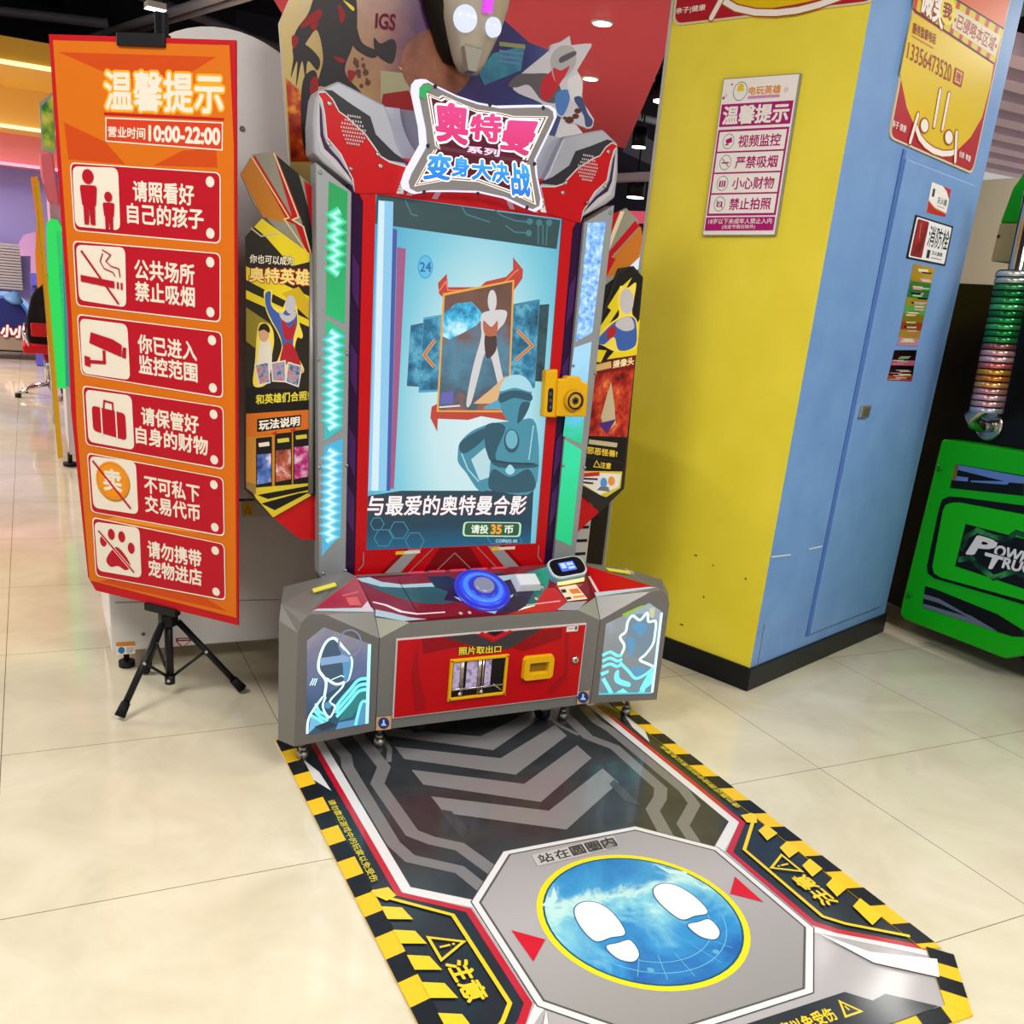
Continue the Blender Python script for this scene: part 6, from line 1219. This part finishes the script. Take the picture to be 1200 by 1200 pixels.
# round ride sign
RYY = 12.2; RP = Pl((0, -1, 0), (0, RYY, 0)); RD = thing('kiddie_ride', (RP(10, 408).x, RYY, 0), 'blue round ride board with a small planet picture by the far wall', 'ride')
rc = RP(8, 372); rr0 = (RP(36, 372) - rc).length
for nm, k_, m, off in (('outer_rim', 1.12, E('9cc8f4', .8), .0), ('inner_rim', .98, E('4a78d8', .7), -.02), ('ride_disc', .86, M('1c2460', .4), -.04)):
    b = B(); b.cyl((rc.x, RYY + off, rc.z), (rc.x, RYY + .25, rc.z), rr0 * k_, m, n=40); b.build(nm, RD)
b = B(); b.box((rc.x - .5, RYY - .03, .12), (rc.x + .33, RYY + .25, rc.z - rr0 * .3), M('8a7a6a', .5)); rb = b.build('ride_base', RD)
b = B(); b.lathe((RP(16, 350).x, RYY - .1, RP(16, 350).z), (.3, -.3, 1), [(.02, -.06), (.1, -.02), (.11, 0), (.1, .02), (.03, .09)], M('5a88b8', .4), 20); b.build('planet_model', RD)
a = Art(Pl((0, -1, 0), (0, RYY - .045, 0)), .002); a.text('小小', [(2, 381), (30, 383), (29, 396), (1, 394)], M('f0ece8'), .06, M('a82018'), .13); a.done('ride_lettering', RD)
# silver shutter, violet arch and orange fin beyond
b = B(); SP = Pl((0, -1, 0), (0, 13.1, 0)); p0, p1 = SP(-60, 278), SP(27, 340)
for i in range(16):
    z = lerp(p1.z, p0.z, i / 16) ; b.box((p0.x, 13.1, z), (p1.x, 13.2, z + (p0.z - p1.z) / 22), M('b8b4b4', .35, .4))
tag(b.build('slatted_shutter'), 'silver slatted shutter on the far wall above the round ride board', 'shutter')
b = B(); AP = Pl((0, -1, 0), (0, 11.6, 0)); b.prism([AP(*p) for p in ((22, 285), (28, 275), (40, 272), (52, 275), (52, 320), (36, 320), (36, 300), (24, 300))], (0, .2, 0), M('b890c8', .4)); b.prism([AP(*p) for p in ((35, 320), (52, 320), (52, 345), (36, 340))], (0, .2, 0), M('5a5ac8', .4)); z_ = AP(44, 340); b.box((z_.x - .07, 11.6, .01), (z_.x + .07, 11.8, z_.z + .05), M('5a5ac8', .4)); tag(b.build('lilac_arch'), 'lilac arched frame beyond the black chair', 'frame')
b = B(); OP = Pl((0, -1, 0), (0, 7.2, 0)); b.prism([OP(*p) for p in ((36, 208), (44, 206), (52, 260), (54, 330), (44, 338), (41, 300), (43, 260))], (0, .05, 0), M('e89018', .4)); z_ = OP(50, 338); b.cyl((z_.x + .03, 7.22, .01), (z_.x + .03, 7.22, z_.z + .05), .02, M('c8c4c4', .4)); tag(b.build('orange_fin_sign'), 'curved orange fin sign left of the prize machine', 'sign')
# lit machine seen between banner and pillar
LYY = 5.2; LPn = Pl((0, -1, 0), (0, LYY, 0)); kk = K(600, 120, 6.0)
q_ = LPn(738, 295); LT = thing('lit_game_machine', (q_.x, LYY + .3, 0), 'white lit game machine far behind the monster banner beside the pillar', 'arcade machine')
b = B(); b.box((q_.x - .25, LYY, .02), (q_.x + .6, LYY + .6, LPn(735, 322).z), M('18161c', .4)); b.build('machine_body', LT)
b = B(); b.prism([LPn(*p, .0) for p in kk((775, 1150), (790, 1120), (900, 970), (960, 940), (1000, 960), (1000, 1160), (850, 1180))], (0, .3, 0), E('e8f0ff', .9)); b.build('glass_head', LT)
a = Art(LPn, .004)
for i in range(4): x = 820 + i * 22; y = 1110 - i * 32; a.line(kk((x, y), (x + 30, y - 60)), .02, E(('3ac878', '8ae0c0', '3a88c8', '7a5ad8')[i], .9))
a.line(kk((800, 1150), (900, 985)), .02, E('2a2a38', .4)); a.done('head_print', LT)
b = B(); RPn = Pl((0, -1, 0), (0, 9.0, 0)); b.prism([RPn(*p) for p in ((738, 247), (800, 249), (800, 262), (738, 262))], (0, .1, 0), E('e0506a', .8)); b.prism([RPn(*p) for p in ((738, 262), (800, 262), (800, 420), (738, 420))], (0, .1, 0), M('5a0c18', .5)); z_ = RPn(760, 420); b.box((z_.x - .1, 9.0, .01), (z_.x + .3, 9.1, z_.z + .05), M('5a0c18', .5)); tag(b.build('red_fascia'), 'dark red fascia with a pink lit edge far behind the monster banner', 'fascia')
